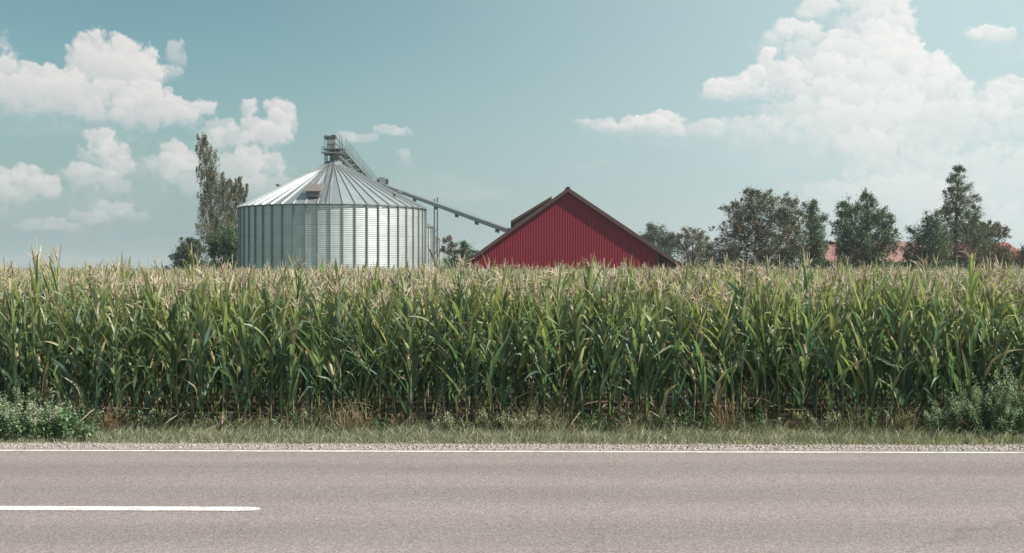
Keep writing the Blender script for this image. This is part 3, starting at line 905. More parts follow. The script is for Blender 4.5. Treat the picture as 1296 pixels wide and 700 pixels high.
# mound of leafy weeds at the left end of the verge
LW = [(8, 14.66, .42, .50, 44), (40, 14.66, .40, .46, 44), (72, 14.66, .36, .40, 36), (100, 14.68, .30, .28, 28), (22, 15.1, .4, .66, 30), (60, 15.1, .4, .6, 30), (95, 15.1, .32, .45, 20), (-30, 14.85, .45, .6, 40)]
LWL = ['bushy pale green weed at the left end of the verge', 'leafy weed clump in the verge, second in from the left edge', 'low leafy weed clump at the foot of the corn on the left',
       'smallest leafy weed where the left weed patch thins into grass', 'tall seeding weed behind the left weed patch against the corn', 'tall pale tipped weed in the left weed patch beside the stalks',
       'spindly weed at the right end of the left weed patch', 'leafy weed clump just outside the left of the verge']
for i, (px, d, rad, h, n) in enumerate(LW):
    weed('leafy_weed', X(px, d), d, rad, h, n, .055, .028, NETT, LWL[i], 'weed', 40 + i, PALE if i in (0, 1, 4, 5) else None, 'leafy weeds on the left of the verge')
BLUE = [(.16, .27, .155), (.21, .32, .19), (.13, .23, .13), (.30, .38, .25)]
RW = [(1212, 15.05, .32, .74, 26), (1240, 15.08, .34, .82, 30), (1272, 15.1, .3, .86, 26), (1300, 15.0, .4, 1.05, 34), (1192, 15.0, .2, .42, 14), (1255, 14.9, .3, .5, 22)]
RWL = ['bluish green seeding weed at the left of the right hand weed clump', 'tall feathery weed in the middle of the right hand weed clump', 'tall grey green weed near the right edge before the corn',
       'tallest dark weed cut by the right edge of the photo', 'small weed at the left foot of the right hand clump', 'short leafy weed in front of the right hand clump']
for i, (px, d, rad, h, n) in enumerate(RW):
    weed('goosefoot', X(px, d), d, rad * 1.15, h * (1.12 if i % 2 else .95), n + 6, .048, .015, BLUE, RWL[i], 'weed', 60 + i, [(.36, .42, .29), (.46, .46, .36)], 'tall weeds on the right before the corn', lpd=105, lean=.2)
MW = [(565, .26, .36), (590, .22, .3), (655, .2, .3), (690, .22, .34), (530, .16, .2), (1140, .2, .34), (905, .16, .3)]
MWL = ['pale green branching weed between stalks left of the middle', 'low yellowish weed right of the pale branching one', 'thin weed before the stalks below the barn', 'feathery weed before the stalks just right of the middle',
       'tiny leafy weed in the grass left of the pale branching one', 'small weed in front of the stalks left of the right hand clump', 'little weed under the stalks between middle and right clump']
for i, (px, rad, h) in enumerate(MW):
    weed('verge_weed', X(px, 15.1), 15.1, rad, h, 14, .045, .02, [(.13, .16, .07), (.17, .19, .09), (.10, .14, .06)], MWL[i], 'weed', 80 + i, PALE if i in (0, 2, 3) else None, 'small weeds at the foot of the corn', lpd=60, lean=.25)


FW = [(175, 'green weed at the foot of the corn, first right of the left grass tufts'), (205, 'small leafy weed in the grass left of the silo'), (262, 'bushy little weed below the tall birch'), (300, 'low green weed below the left side of the silo'),
      (352, 'leafy weed below the middle of the silo'), (385, 'short weed at the corn foot below the silo hatch'), (420, 'green weed just left of the straw coloured tufts'), (485, 'weed right of the straw coloured tufts'),
      (545, 'low weed left of the pale branching weed'), (625, 'green weed below the left half of the barn'), (740, 'weed at the corn foot below the barn ridge'), (775, 'leafy weed below the right half of the barn'),
      (835, 'small weed below the right eave of the barn'), (870, 'green weed below the pale olive tree'), (960, 'leafy weed below the broad brownish tree'), (1045, 'weed at the corn foot below the slender tree'), (1090, 'green weed below the pointed dark tree'), (1165, 'last small weed before the right hand clump')]
for i, (px, lab) in enumerate(FW):
    rr_ = random.Random(900 + i)
    weed('verge_weed', X(px + rr_.uniform(-6, 6), 15.2), 15.2, rr_.uniform(.22, .42), rr_.uniform(.22, .46), 18, .055, .02, [(.09, .17, .09), (.12, .20, .10), (.16, .22, .12)], lab, 'weed', 700 + i, None if i % 3 else [(.42, .36, .28), (.36, .32, .22)], 'small weeds at the foot of the corn', lpd=70, lean=.25)


def tuft(px, d, h, n, cols, label, seed, spread=.5):
    r = np.random.RandomState(seed)
    root = empty('dry_grass_tuft', (X(px, d), ry(X(px, d), d), 0)); tag(root, label, 'grass tuft', 'dry grass tufts at the foot of the corn')
    q, hd = QB(), QB()
    for i in range(n):
        a = r.uniform(0, 2 * PI); c = np.array(cols[r.randint(len(cols))]) * r.uniform(.8, 1.2)
        L = h * r.uniform(.7, 1.35); th0 = R(r.uniform(3, 22)); bend = R(r.uniform(15, 130)) * spread * 1.6
        b = (r.normal(0, .06), r.normal(0, .04), 0)
        leaf(q, b, a, L, .007, th0, bend, c, 7, 0, None, None, r, 0, 2)
        if i % 4 == 0:
            s = np.linspace(0, 1, 5); ll = L * .95
            th = th0 * .6 + bend * .45 * s ** 1.6
            pts = np.column_stack([b[0] + np.cumsum(np.sin(th)) * ll / 5 * math.cos(a), b[1] + np.cumsum(np.sin(th)) * ll / 5 * math.sin(a), np.cumsum(np.cos(th)) * ll / 5])
            small_leaves(hd, pts[-1] + r.normal(0, .012, (16, 3)) + (pts[-1] - pts[-2]) * r.uniform(-.8, .3, (16, 1)), 16, .022, .007, [(.42, .33, .25), (.34, .25, .2)], r, (0, 70))
            rod(q, pts, .0016, c, 3)
    if hd.n < 6 * 16 * 12:
        q.add(*hd.arrays()[:3]); hd = QB()
    mesh_obj('blades', q.mesh('blades', M_grass), root)
    if hd.n: mesh_obj('seed_heads', hd.mesh('seed_heads', M_tassel), root)


STR = [(.42, .34, .23), (.34, .27, .18), (.25, .20, .13)]
REDD = [(.26, .13, .09), (.34, .2, .14), (.20, .09, .07)]
tf = [(442, 15.1, .42, 60, STR, 'straw coloured grass tuft left of the middle of the verge'), (462, 15.2, .34, 40, STR, 'smaller straw tuft right beside the biggest one'),
      (140, 15.1, .34, 60, STR + REDD, 'drooping brown grass tuft right of the left weed patch'), (165, 15.25, .3, 36, STR, 'drooping pale tuft second right of the left weed patch'),
      (917, 15.1, .44, 40, REDD + STR, 'reddish brown upright tuft before the stalks right of the barn'), (930, 15.2, .36, 30, STR, 'arching straw tuft beside the reddish upright one'),
      (330, 15.15, .3, 30, STR, 'thin dry tuft in the verge below the silo'), (500, 15.2, .26, 30, REDD, 'short reddish tuft between silo and barn side of the verge'),
      (668, 15.15, .38, 34, STR, 'thin straw tuft just right of the middle'), (1145, 15.1, .38, 40, STR, 'arching dry tuft left of the right hand weeds'),
      (1130, 15.2, .3, 26, REDD, 'rusty tuft left of the arching dry one'), (800, 15.2, .24, 24, STR, 'low dry tuft in the verge below the barn corner'),
      (230, 15.2, .28, 26, STR, 'wispy tuft in the verge left of the silo'), (1010, 15.2, .26, 24, REDD, 'short brown tuft below the dark broad tree')]
for i, a in enumerate(tf): tuft(*a, 200 + i)


# ------------------------------------------------------------------ grain silos
def at(px, py, d): return Vector(((px - 648) / F * d, d, CAM_H + (338 - py) / F * d))


NR = 50


def make_silo(name, H_eave, Rr, H_top, label, first=True):
    root = empty(name, (0, 0, 0)); tag(root, label, 'silo', 'grain silos in a row beside the barn')
    r = np.random.RandomState(4)
    # wall: corrugated rings, one shade per sheet
    seg = 100; pitch = .20; sub = 4; nz_ = int(H_eave / pitch * sub)
    z = np.linspace(0, H_eave, nz_ + 1); rad = Rr + .016 * np.cos(z / pitch * 2 * PI)
    a = np.linspace(0, 2 * PI, seg, endpoint=False)
    V = np.stack([np.outer(rad, np.cos(a)), np.outer(rad, np.sin(a)), np.outer(z, np.ones(seg))], -1).reshape(-1, 3)
    i = np.arange(nz_)[:, None] * seg; j = np.arange(seg)[None]; j2 = (j + 1) % seg
    Fq = np.stack([i + j, i + j2, i + seg + j2, i + seg + j], -1).reshape(-1, 4)
    tier = (z / 1.12).astype(int); colr = r.uniform(.94, 1.07, (int(H_eave / 1.12) + 3, seg // 4))
    C = np.ones((nz_ + 1, seg, 3)); C *= colr[tier][:, np.arange(seg) // 4][..., None]
    C[np.abs((z / 1.12) % 1) < .05] *= .75
    wall = mesh_obj('wall', quad_mesh('silo_wall', V, Fq, M_zinc, C.reshape(-1, 3), smooth=True), root)
    # roof: 50 flat panels
    Rt = .95; Re = Rr + .12
    a = np.linspace(0, 2 * PI, NR + 1)[:-1] + PI / NR
    rs = np.linspace(0, 1, 6)
    q = QB()
    for k in range(NR):
        a0, a1 = a[k], a[k] + 2 * PI / NR
        P_ = []
        for t in rs:
            rr_ = Re + (Rt - Re) * t; zz = H_eave + (H_top - H_eave) * t + .02
            P_ += [(rr_ * math.cos(a0), rr_ * math.sin(a0), zz), (rr_ * math.cos(a1), rr_ * math.sin(a1), zz)]
        q.add(P_, [(2 * t, 2 * t + 1, 2 * t + 3, 2 * t + 2) for t in range(5)], np.full(3, r.uniform(.86, 1.06)))
    mesh_obj('roof', q.mesh('silo_roof', M_zincroof), root)
    # parts that repeat round the silo
    me_s = None; me_r = None
    for k in range(NR):
        ang = a[k]
        if me_s is None:
            b = MB(); b.box(Rr + .02, Rr + .14, -.075, .075, 0, H_eave - .02)
            b.box(Rr + .14, Rr + .16, -.04, .04, 0, H_eave - .06); me_s = b.build('stiffener', M_stiff, root); o = me_s
            b = MB()
            u = Vector((Re, 0, H_eave + .02)); v = Vector((Rt, 0, H_top + .02)); nn = Vector((H_top - H_eave, 0, Re - Rt)).normalized()
            b.beam(u + nn * .05 + Vector((.05, 0, -.02)), v + nn * .05, .085, .15, up=tuple(nn)); me_r = b.build('roof_rib', M_rib, root); o2 = me_r
        else:
            o = mesh_obj('stiffener', me_s.data, root); o2 = mesh_obj('roof_rib', me_r.data, root)
        o.rotation_euler = (0, 0, ang); o2.rotation_euler = (0, 0, ang)
    # eave ring and collar
    b = MB()
    b.tube([(math.cos(t) * (Rr + .16), math.sin(t) * (Rr + .16), H_eave - .03) for t in np.linspace(0, 2 * PI, 101)], .06, 6, cap=False)
    b.build('eave_ring', M_zincdark, root)
    b = MB()
    for (r0, z0, z1) in ((1.18, H_top - .18, H_top + .12), (.98, H_top + .12, H_top + .42)):
        n_ = 28; c0 = [(r0 * math.cos(t), r0 * math.sin(t)) for t in np.linspace(0, 2 * PI, n_ + 1)[:-1]]
        vs_ = [(x, y, z0) for x, y in c0] + [(x * .93, y * .93, z1) for x, y in c0]
        b.add(vs_, [(i_, (i_ + 1) % n_, n_ + (i_ + 1) % n_, n_ + i_) for i_ in range(n_)] + [tuple(range(n_, 2 * n_))])
    b.build('roof_collar', M_zincdark, root)
    return root


M_rib = simple_mat('galvanised_rib', (.50, .53, .535), .4, .7, .12, 2)
M_stiff = simple_mat('galvanised_stiffener', (.27, .30, .31), .5, .6, .15, 2, stretch=(1, 1, .2))
D1 = 127.0
H_E = CAM_H + 73.5 * D1 / F
H_T = CAM_H + 129 * D1 / F
silo1 = make_silo('grain_silo', H_E, 10.47, H_T, 'large round galvanised grain silo with ribbed cone roof, nearest and fully visible')
silo1.location = (X(422, D1), D1, 0)
for (cx, d, lab) in ((468, 185.0, 'second galvanised silo, a strip of its wall showing right of the large one'), (498.5, 257.0, 'farthest galvanised silo, thin sliver right of the second one')):
    s2 = copy_tree(silo1); s2.location = (X(cx, d), d, 0); s2['label'] = lab
# extras on the nearest silo only
SX, SY = silo1.location.x, silo1.location.y
SLOPE = (H_T - H_E) / (10.59 - .95)


def roof_pt(ang, r_): return Vector((r_ * math.sin(ang), -r_ * math.cos(ang), H_E + (10.59 - r_) * SLOPE + .02))


# roof ladder
angL = R(4)
b = MB(); tdir = Vector((math.cos(angL), math.sin(angL), 0))
nrm = (roof_pt(angL, 2) - roof_pt(angL, 9)).normalized().cross(tdir) * -1
if nrm.z < 0: nrm = -nrm
for sgn in (-1, 1): b.beam(roof_pt(angL, 10.5) + tdir * .28 * sgn + nrm * .22, roof_pt(angL, 1.2) + tdir * .28 * sgn + nrm * .22, .07, .09)
k = 1.3
while k < 10.5:
    b.beam(roof_pt(angL, k) - tdir * .28 + nrm * .22, roof_pt(angL, k) + tdir * .28 + nrm * .22, .06, .04); k += .33
k = 1.5
while k < 10.5:
    for sgn in (-1, 1): b.beam(roof_pt(angL, k) + tdir * .28 * sgn + nrm * .05, roof_pt(angL, k) + tdir * .28 * sgn + nrm * .22, .05)
    k += 1.5
b.build('ladder', M_rail, silo1)
b = MB(); an2 = R(-12); t2 = Vector((math.cos(an2), math.sin(an2), 0))
for sgn in (-1, 1): b.beam(roof_pt(an2, 8.2) + t2 * .22 * sgn + nrm * .2, roof_pt(an2, 1.2) + t2 * .22 * sgn + nrm * .2, .06, .08)
k = 1.3
while k < 8.2:
    b.beam(roof_pt(an2, k) - t2 * .22 + nrm * .2, roof_pt(an2, k) + t2 * .22 + nrm * .2, .05, .04); k += .33
b.build('ladder', M_rail, silo1)


def roof_hatch(ang, r_, wd, dp, ht, parent, name):
    """box with a lid that sits level on the sloping roof"""
    M = Matrix.Translation(roof_pt(ang, r_)) @ Matrix.Rotation(ang, 4, 'Z')
    b = MB(); b.box(-wd / 2, wd / 2, -dp / 2, dp / 2, -.15, ht, M=M); o = b.build(name, M_zincdark, parent)
    b2 = MB()
    vs_ = [(-wd / 2 - .2, -dp / 2 - .3, ht - .2), (wd / 2 + .2, -dp / 2 - .3, ht - .2), (wd / 2 + .05, dp / 2 + .1, ht + .62), (-wd / 2 - .05, dp / 2 + .1, ht + .62)]
    vs_ = vs_ + [(x, y, z + .08) for x, y, z in vs_]
    b2.add([M @ Vector(v) for v in vs_], [(0, 3, 2, 1), (4, 5, 6, 7), (0, 1, 5, 4), (1, 2, 6, 5), (2, 3, 7, 6), (3, 0, 4, 7)])
    b2.build('lid', M_hatchlid, o)
    return o


M_hatch = simple_mat('hatch_side', (.30, .32, .32), .5, .4, .2, 3)
M_hatchlid = simple_mat('hatch_lid', (.19, .17, .155), .55, .3, .2, 3)
roof_hatch(R(-4), 8.9, 1.5, 1.3, .62, silo1, 'roof_hatch')
# ventilator caps
for (ang, r_) in ((-150, 9.3), (-82, 6.2), (60, 8.6), (100, 7.5)):
    p = roof_pt(R(ang), r_); b = MB(); b.tube([p - Vector((0, 0, .1)), p + Vector((0, 0, .35))], .16, 10)
    b.tube([p + Vector((0, 0, .33)), p + Vector((0, 0, .42)), p + Vector((0, 0, .55))], [.30, .30, .06], 10); b.build('roof_vent', M_zincdark, silo1)
# wall ladder with cage, at the side
b = MB(); aw = R(118)
for sgn in (-1, 1):
    p = Vector((10.9 * math.sin(aw), -10.9 * math.cos(aw), 0)); t_ = Vector((math.cos(aw), math.sin(aw), 0)) * .25 * sgn
    b.beam(p + t_, p + t_ + Vector((0, 0, H_E + .8)), .06)
for z in np.arange(.4, H_E, .35): b.beam(p - t_ + Vector((0, 0, z)), p + t_ + Vector((0, 0, z)), .04)
b.build('wall_ladder', M_rail, silo1)

# -------- drive tower standing on the first silo
tw = empty('drive_tower', (SX + .0, SY, H_T + .42)); tag(tw, 'steel platform with conveyor drive on top of the large silo', 'drive platform')
Z0 = 0.0; HT = 3.0
for sx in (-1, 1):
    for sy in (-1, 1):
        b = MB(); b.beam((sx * .85, sy * .85, Z0 - .35), (sx * .85, sy * .85, HT if sx < 0 else HT * .98), .075); b.build('post', M_rail, tw)
b = MB(); b.box(-1.15, 1.15, -1.15, 1.15, .86, .94); b.box(-1.2, 1.2, -1.2, -1.13, .80, .98)
b.box(-1.2, 1.2, 1.13, 1.2, .80, .98); b.build('lower_deck', M_zincdark, tw)
b = MB(); b.box(-1.0, 1.3, -1.0, 1.0, 1.34, 1.42); b.build('upper_deck', M_zincdark, tw)
b = MB()
for z in (1.35 + .35, 1.35 + .7):
    pass
for (z0) in (.94,):
    for dz in (.35, .65):
        for s_ in (-1, 1): b.beam((-1.15, 1.15 * s_, z0 + dz), (1.15, 1.15 * s_, z0 + dz), .04); b.beam((1.15 * s_, -1.15, z0 + dz), (1.15 * s_, 1.15, z0 + dz), .04)
for x_ in (-1.15, -.4, .4, 1.15):
    for y_ in (-1.15, 1.15): b.beam((x_, y_, .9), (x_, y_, 1.6), .04)
b.build('railing', M_rail, tw)
b = MB(); b.box(-.55, .35, -.6, .6, 1.42, 2.55); b.box(-.62, .42, -.66, .66, 1.95, 2.0); b.build('drive_housing', M_hatch, tw, bevel=.02)
b = MB(); b.box(-1.0, .35, -.65, .65, 2.56, 2.78); b.box(-.2, .3, -.5, .5, 2.78, 2.98)
b.tube([(-1.05, 0, 2.75), (-.35, 0, 2.75)], .22, 10); b.build('motor', M_machine, tw)
b = MB(); b.tube([(-.1, 0, 1.35), (-.1, 0, .3), (0, 0, -.1)], [.35, .3, .42], 10); b.build('chute', M_zincdark, tw)
b = MB()
for s_ in (-1, 1):
    b.beam((-.85, .85 * s_, 0), (.85, .85 * s_, .86), .05); b.beam((.85, .85 * s_, 0), (-.85, .85 * s_, .86), .05)
    b.beam((-.85, -.85 * s_, 0.02), (-.85, .85 * s_, .84), .05)
b.build('bracing', M_rail, tw)
b = MB(); b.box(-.4, .1, -.9, -.6, .98, 1.25); b.box(.3, .75, -.85, -.5, .98, 1.2); b.build('gearbox', M_machine, tw, bevel=.02)

# -------- catwalk running level from the first silo to the second
S2 = Vector((X(468, 185), 185, 0)); S1 = Vector((SX, SY, 0))
dirc = (S2 - S1).normalized(); Lc = (S2 - S1).length; perp = Vector((dirc.y, -dirc.x, 0))
ZC = CAM_H + 146 * D1 / F; ZR = CAM_H + 163 * D1 / F
cw = empty('catwalk', (0, 0, 0)); cw.location = (S1.x, S1.y, ZC); tag(cw, 'long railed catwalk running back over the silo roofs', 'catwalk')


def cl(u, s_, z): return dirc * u + perp * s_ + Vector((0, 0, z - ZC))


b = MB()
b.beam(cl(.4, .9, ZC), cl(Lc + 1, .9, ZC), .9, .08); b.build('deck', M_zincdark, cw)
b = MB(); b.beam(cl(.4, .0, ZC - .1), cl(Lc + 1, .0, ZC - .1), .55, .6); b.build('conveyor_trough', M_zincdark, cw)
b = MB(); u = .6
while u < Lc + 1:
    for s_ in (.45, 1.35): b.beam(cl(u, s_, ZC), cl(u, s_, ZR), .06)
    u += 2.8
for s_ in (.45, 1.35):
    for f in (1.0, .5):
        zz = ZC + (ZR - ZC) * f; b.beam(cl(.6, s_, zz), cl(Lc + 1, s_, zz), .035)
b.build('handrail', M_rail, cw)
b = MB()
for k in range(9):
    u0 = 1 + k * Lc / 9; u1 = 1 + (k + 1) * Lc / 9 - .4
    for s_ in (0, 1.3):
        b.beam(cl(u0, s_, ZC - .9), cl(u1, s_, ZC - .2), .07); b.beam(cl(u0, s_, ZC - .2), cl(u0, s_, ZC - .9), .07)
for s_ in (0, 1.3): b.beam(cl(.8, s_, ZC - .9), cl(Lc, s_, ZC - .9), .09)
b.build('truss', M_rail, cw)
for s_ in (0., 1.3):
    b = MB(); b.beam(cl(Lc * .5, s_, .2), cl(Lc * .5, s_, ZC - .9), .18); b.build('support_post', M_rail, cw)
    b = MB(); b.beam(cl(.9, s_, ZC - .9), cl(.9, s_, H_T + .1), .12); b.build('support_post', M_rail, cw)

# -------- grain conveyor from the second silo down to the barn
DB = 110.0
gc0 = at(487, 235.5, 190); gc1 = at(645, 292.5, 134)
gc = empty('grain_conveyor', tuple(gc0)); tag(gc, 'long grey enclosed conveyor sloping from the silo tops down to the red barn', 'conveyor')
dv = gc1 - gc0; Lg = dv.length; dn = dv.normalized()
sidev = dn.cross(Vector((0, 0, 1))).normalized(); upv = sidev.cross(dn)
M_conv = simple_mat('conveyor_casing', (.34, .36, .36), .5, .4, .2, 1.5)
b = MB(); b.beam(upv * .0, dv, .50, .40, up=tuple(upv)); b.build('casing', M_conv, gc)
b = MB(); b.beam(upv * .235, dv + upv * .235, .60, .06, up=tuple(upv)); b.build('cover', M_rail, gc)
b = MB(); b.beam(-upv * .27, dv - upv * .27, .16, .13, up=tuple(upv)); b.build('keel_beam', M_zincdark, gc)
for f in (.14, .31, .50, .66, .80, .93):
    p = dv * f; b = MB(); b.box(-.3, .25, -.2, .2, -.68, -.30, M=Matrix.Translation(p)); b.tube([p + Vector((.1, -.24, -.66)), p + Vector((.1, .24, -.66))], .14, 10)
    b.build('bracket', M_zincdark, gc)
b = MB(); b.box(-1.0, .1, -.45, .45, -.3, 1.5); b.box(-1.25, -.1, -.55, .55, .2, .45); b.build('head_housing', M_hatch, gc, bevel=.03)
b = MB(); b.tube([(-1.3, -.3, .95), (-.9, -.3, .95)], .35, 12); b.box(.15, .6, -.3, .3, .3, 1.2); b.build('head_motor', M_machine, gc)
b = MB(); b.tube([(-.5, 0, -.2), (-1.2, 0, -2.2), (-1.8, 0, -4.2)], .28, 10); b.build('spout', M_zincdark, gc)
for (px, dd, top) in ((549.8, 167.3, 252), (553.6, 166.0, 250)):
    p = at(px, 262, dd); q_ = at(px, top, dd)
    b = MB(); b.beam(Vector((p.x, p.y, 0)) - gc0, q_ - gc0, .22); b.build('support_mast', M_zincdark, gc)
b = MB()
for z in np.arange(1, 9, 1.6):
    a_ = at(549.8, 262, 167.3); c_ = at(553.6, 262, 166)
    b.beam(Vector((a_.x, a_.y, z)) - gc0, Vector((c_.x, c_.y, z + .8)) - gc0, .06)
b.build('mast_bracing', M_rail, gc)


# ------------------------------------------------------------------ red barn
BX = X(719, DB); BA = CAM_H + 100 * DB / F        # ridge
LSL, RSL = .716, .672
LW_, RW_ = 11.6, 8.9; ROVER = 12.3                # wall to the left, wall to the right, roof reach right
barn = empty('red_barn', (BX, DB, 0)); tag(barn, 'dark red barn with vertical cladding, gable end facing the road, brown roof edges', 'barn')
BL = 42.0
def lz(x): return BA + x * LSL if x < 0 else BA - x * RSL
# gable wall: trapezoid-profile sheets
def cladding(y, flip=1):
    q = QB(); p = .26; x = -LW_
    prof = [(0, 0), (.10, 0), (.135, -.018), (.225, -.018), (.26, 0)]
    while x < RW_ - .01:
        for k in range(4):
            x0 = x + prof[k][0]; x1 = min(x + prof[k + 1][0], RW_)
            if x0 >= RW_: continue
            y0, y1 = prof[k][1] * flip, prof[k + 1][1] * flip
            q.add([(x0, y + y0, 0), (x1, y + y1, 0), (x1, y + y1, lz(x1) - .28), (x0, y + y0, lz(x0) - .28)], [(0, 1, 2, 3)], (1, 1, 1))
        x += p
    return q
mesh_obj('gable_wall', cladding(0).mesh('gable_wall', M_red), barn)
b = MB()
b.box(-LW_, -LW_ + .1, .06, BL, 0, lz(-LW_) - .3); b.box(RW_ - .1, RW_, .06, BL, 0, lz(RW_) - .3)
b.add([(-LW_, BL, 0), (RW_, BL, 0), (RW_, BL, lz(RW_) - .3), (0, BL, BA - .3), (-LW_, BL, lz(-LW_) - .3)], [(0, 1, 2, 3, 4)])
b.build('side_wall', M_red, barn)
th = .16; ov = .28
def slab(xa, xb, y0, y1, lift, t_, m, name, par, n_=1):
    b = MB()
    za, zb = lz(xa) + lift, lz(xb) + lift
    v = [(xa, y0, za), (xb, y0, zb), (xb, y1, zb), (xa, y1, za)]
    v = v + [(x, y, z - t_) for x, y, z in v]
    b.add(v, [(0, 1, 2, 3), (4, 7, 6, 5), (0, 4, 5, 1), (1, 5, 6, 2), (2, 6, 7, 3), (3, 7, 4, 0)])
    return b.build(name, m, par)
slab(-LW_ - .9, -.0, -ov, BL + .5, 0, th, M_barnroof, 'roof_slope', barn)
slab(.0, ROVER, -ov, BL + .5, 0, th, M_barnroof, 'roof_slope', barn)
slab(-LW_ - .92, -.0, -ov - .06, -ov - .003, .03, .38, M_fascia, 'fascia_board', barn)
slab(.0, ROVER + .02, -ov - .06, -ov - .003, .03, .44, M_fascia, 'fascia_board', barn)
b = MB(); b.beam((0, -ov - .1, BA + .04), (0, BL + .5, BA + .04), .34, .12); b.build('ridge_cap', M_fascia, barn)
# raised roof bay on the left slope
b = MB()
xa, za, xb, zb = -5.7, 7.45, -1.12, 10.22
ya, yb = 14.0, 30.0
b.add([(xa, ya, za), (xb, ya, zb), (xb, yb, zb), (xa, yb, za), (xa, ya, za - .3), (xb, ya, zb - .3), (xb, yb, zb - .3), (xa, yb, za - .3)],
      [(0, 1, 2, 3), (4, 7, 6, 5), (0, 4, 5, 1), (1, 5, 6, 2), (2, 6, 7, 3), (3, 7, 4, 0)])
rr_ = b.build('raised_roof', M_fascia, barn)
b = MB()
for y_ in (ya + .2, yb - .2):
    b.add([(xa + .3, y_, lz(xa + .3) - .1), (xb, y_, lz(xb) - .1), (xb, y_, zb - .3), (xa + .3, y_, za - .14)], [(0, 1, 2, 3)])
b.add([(xa + .3, ya + .2, lz(xa + .3) - .1), (xa + .3, yb - .2, lz(xa + .3) - .1), (xa + .3, yb - .2, za - .14), (xa + .3, ya + .2, za - .14)], [(0, 1, 2, 3)])
b.add([(xb, ya + .2, lz(xb) - .1), (xb, yb - .2, lz(xb) - .1), (xb, yb - .2, zb - .31), (xb, ya + .2, zb - .31)], [(0, 1, 2, 3)])
b.build('raised_wall', M_dark, barn)
# open lean-to under the right roof
for y_ in (0., 7, 14, 21):
    b = MB(); b.box(ROVER - .55, ROVER - .33, y_ - .1, y_ + .1, 0, lz(ROVER - .4) - .2); b.build('lean_to_post', M_dark, barn)
b = MB(); b.beam((RW_ + .05, 0, lz(ROVER) - .1), (ROVER - .3, 0, lz(ROVER) - .1), .14, .2)
x_ = RW_ + .9; b.beam((RW_ + .02, -.0, 1.2), (ROVER - .5, 0, lz(ROVER - .5) - .35), .12); b.build('lean_to_beam', M_dark, barn)
b = MB()
for k in range(28):
    y_ = .3 + k * 1.5; b.beam((-LW_ + .2, y_, lz(-LW_ + .2) - th - .1), (-.1, y_, lz(-.1) - th - .1), .1, .16)
b.build('rafter', M_dark, barn)
b = MB(); b.tube([(ROVER + .1, -ov, lz(ROVER) - .1), (ROVER + .1, BL + .4, lz(ROVER) - .1)], .09, 8); b.build('gutter', M_zincdark, barn)
b = MB(); b.beam((RW_ - .05, -.07, 0), (RW_ - .05, -.07, lz(RW_) - .3), .14, .12); b.build('corner_trim', M_fascia, barn)


# ------------------------------------------------------------------ farmhouses behind the trees
def house(px0, px1, pyr, pye, d, tilem, label, hip=0):
    z_r = CAM_H + (338 - pyr) / F * d; z_e = CAM_H + (338 - pye) / F * d
    x0, x1 = X(px0, d), X(px1, d); W = x1 - x0; cx = (x0 + x1) / 2; dep = (z_r - z_e) / .85
    root = empty('farmhouse', (cx, d, 0)); tag(root, label, 'house', 'farmhouses behind the trees')
    h = W / 2
    b = MB(); b.box(-h + .4, h - .4 - hip * .3, -dep + .5, dep - .5, 0, z_e); b.build('wall', M_wall, root)
    b = MB(); t_ = .18
    e = .3
    if hip:
        vs_ = [(-h, -dep, z_e - e), (h, -dep, z_e - e), (h, dep, z_e - e), (-h, dep, z_e - e), (-h, 0, z_r), (h - hip, 0, z_r)]
        fs = [(0, 1, 5, 4), (1, 2, 5), (2, 3, 4, 5), (3, 0, 4), (0, 3, 2, 1)]
    else:
        vs_ = [(-h, -dep, z_e - e), (h, -dep, z_e - e), (h, dep, z_e - e), (-h, dep, z_e - e), (-h, 0, z_r), (h, 0, z_r)]
        fs = [(0, 1, 5, 4), (1, 2, 5), (2, 3, 4, 5), (3, 0, 4), (0, 3, 2, 1)]
    b.add(vs_, fs); rf = b.build('roof', tilem, root)
    b = MB(); b.box(-h * .3 - .35, -h * .3 + .35, -.4, .4, z_r - .6, z_r + .35); b.build('chimney', M_wall, rf)
    n_ = int(W / 3.2)
    for k in range(n_):
        x = -h + 2 + k * 3.2
        b = MB(); b.box(x - .6, x + .6, -dep + .44, -dep + .56, z_e - 2.1, z_e - .7); wf = b.build('window', M_frame, root)
        b = MB(); b.box(x - .5, x + .5, -dep + .42, -dep + .437, z_e - 2.0, z_e - .8); b.build('pane', M_glass, wf)


house(1038, 1166, 305.5, 330, 235, M_tile, 'long low house with faded pink tiled roof behind the dark trees')
house(1180, 1297, 307, 326, 205, M_tile2, 'house with bright red hipped roof at the far right', 3.2)


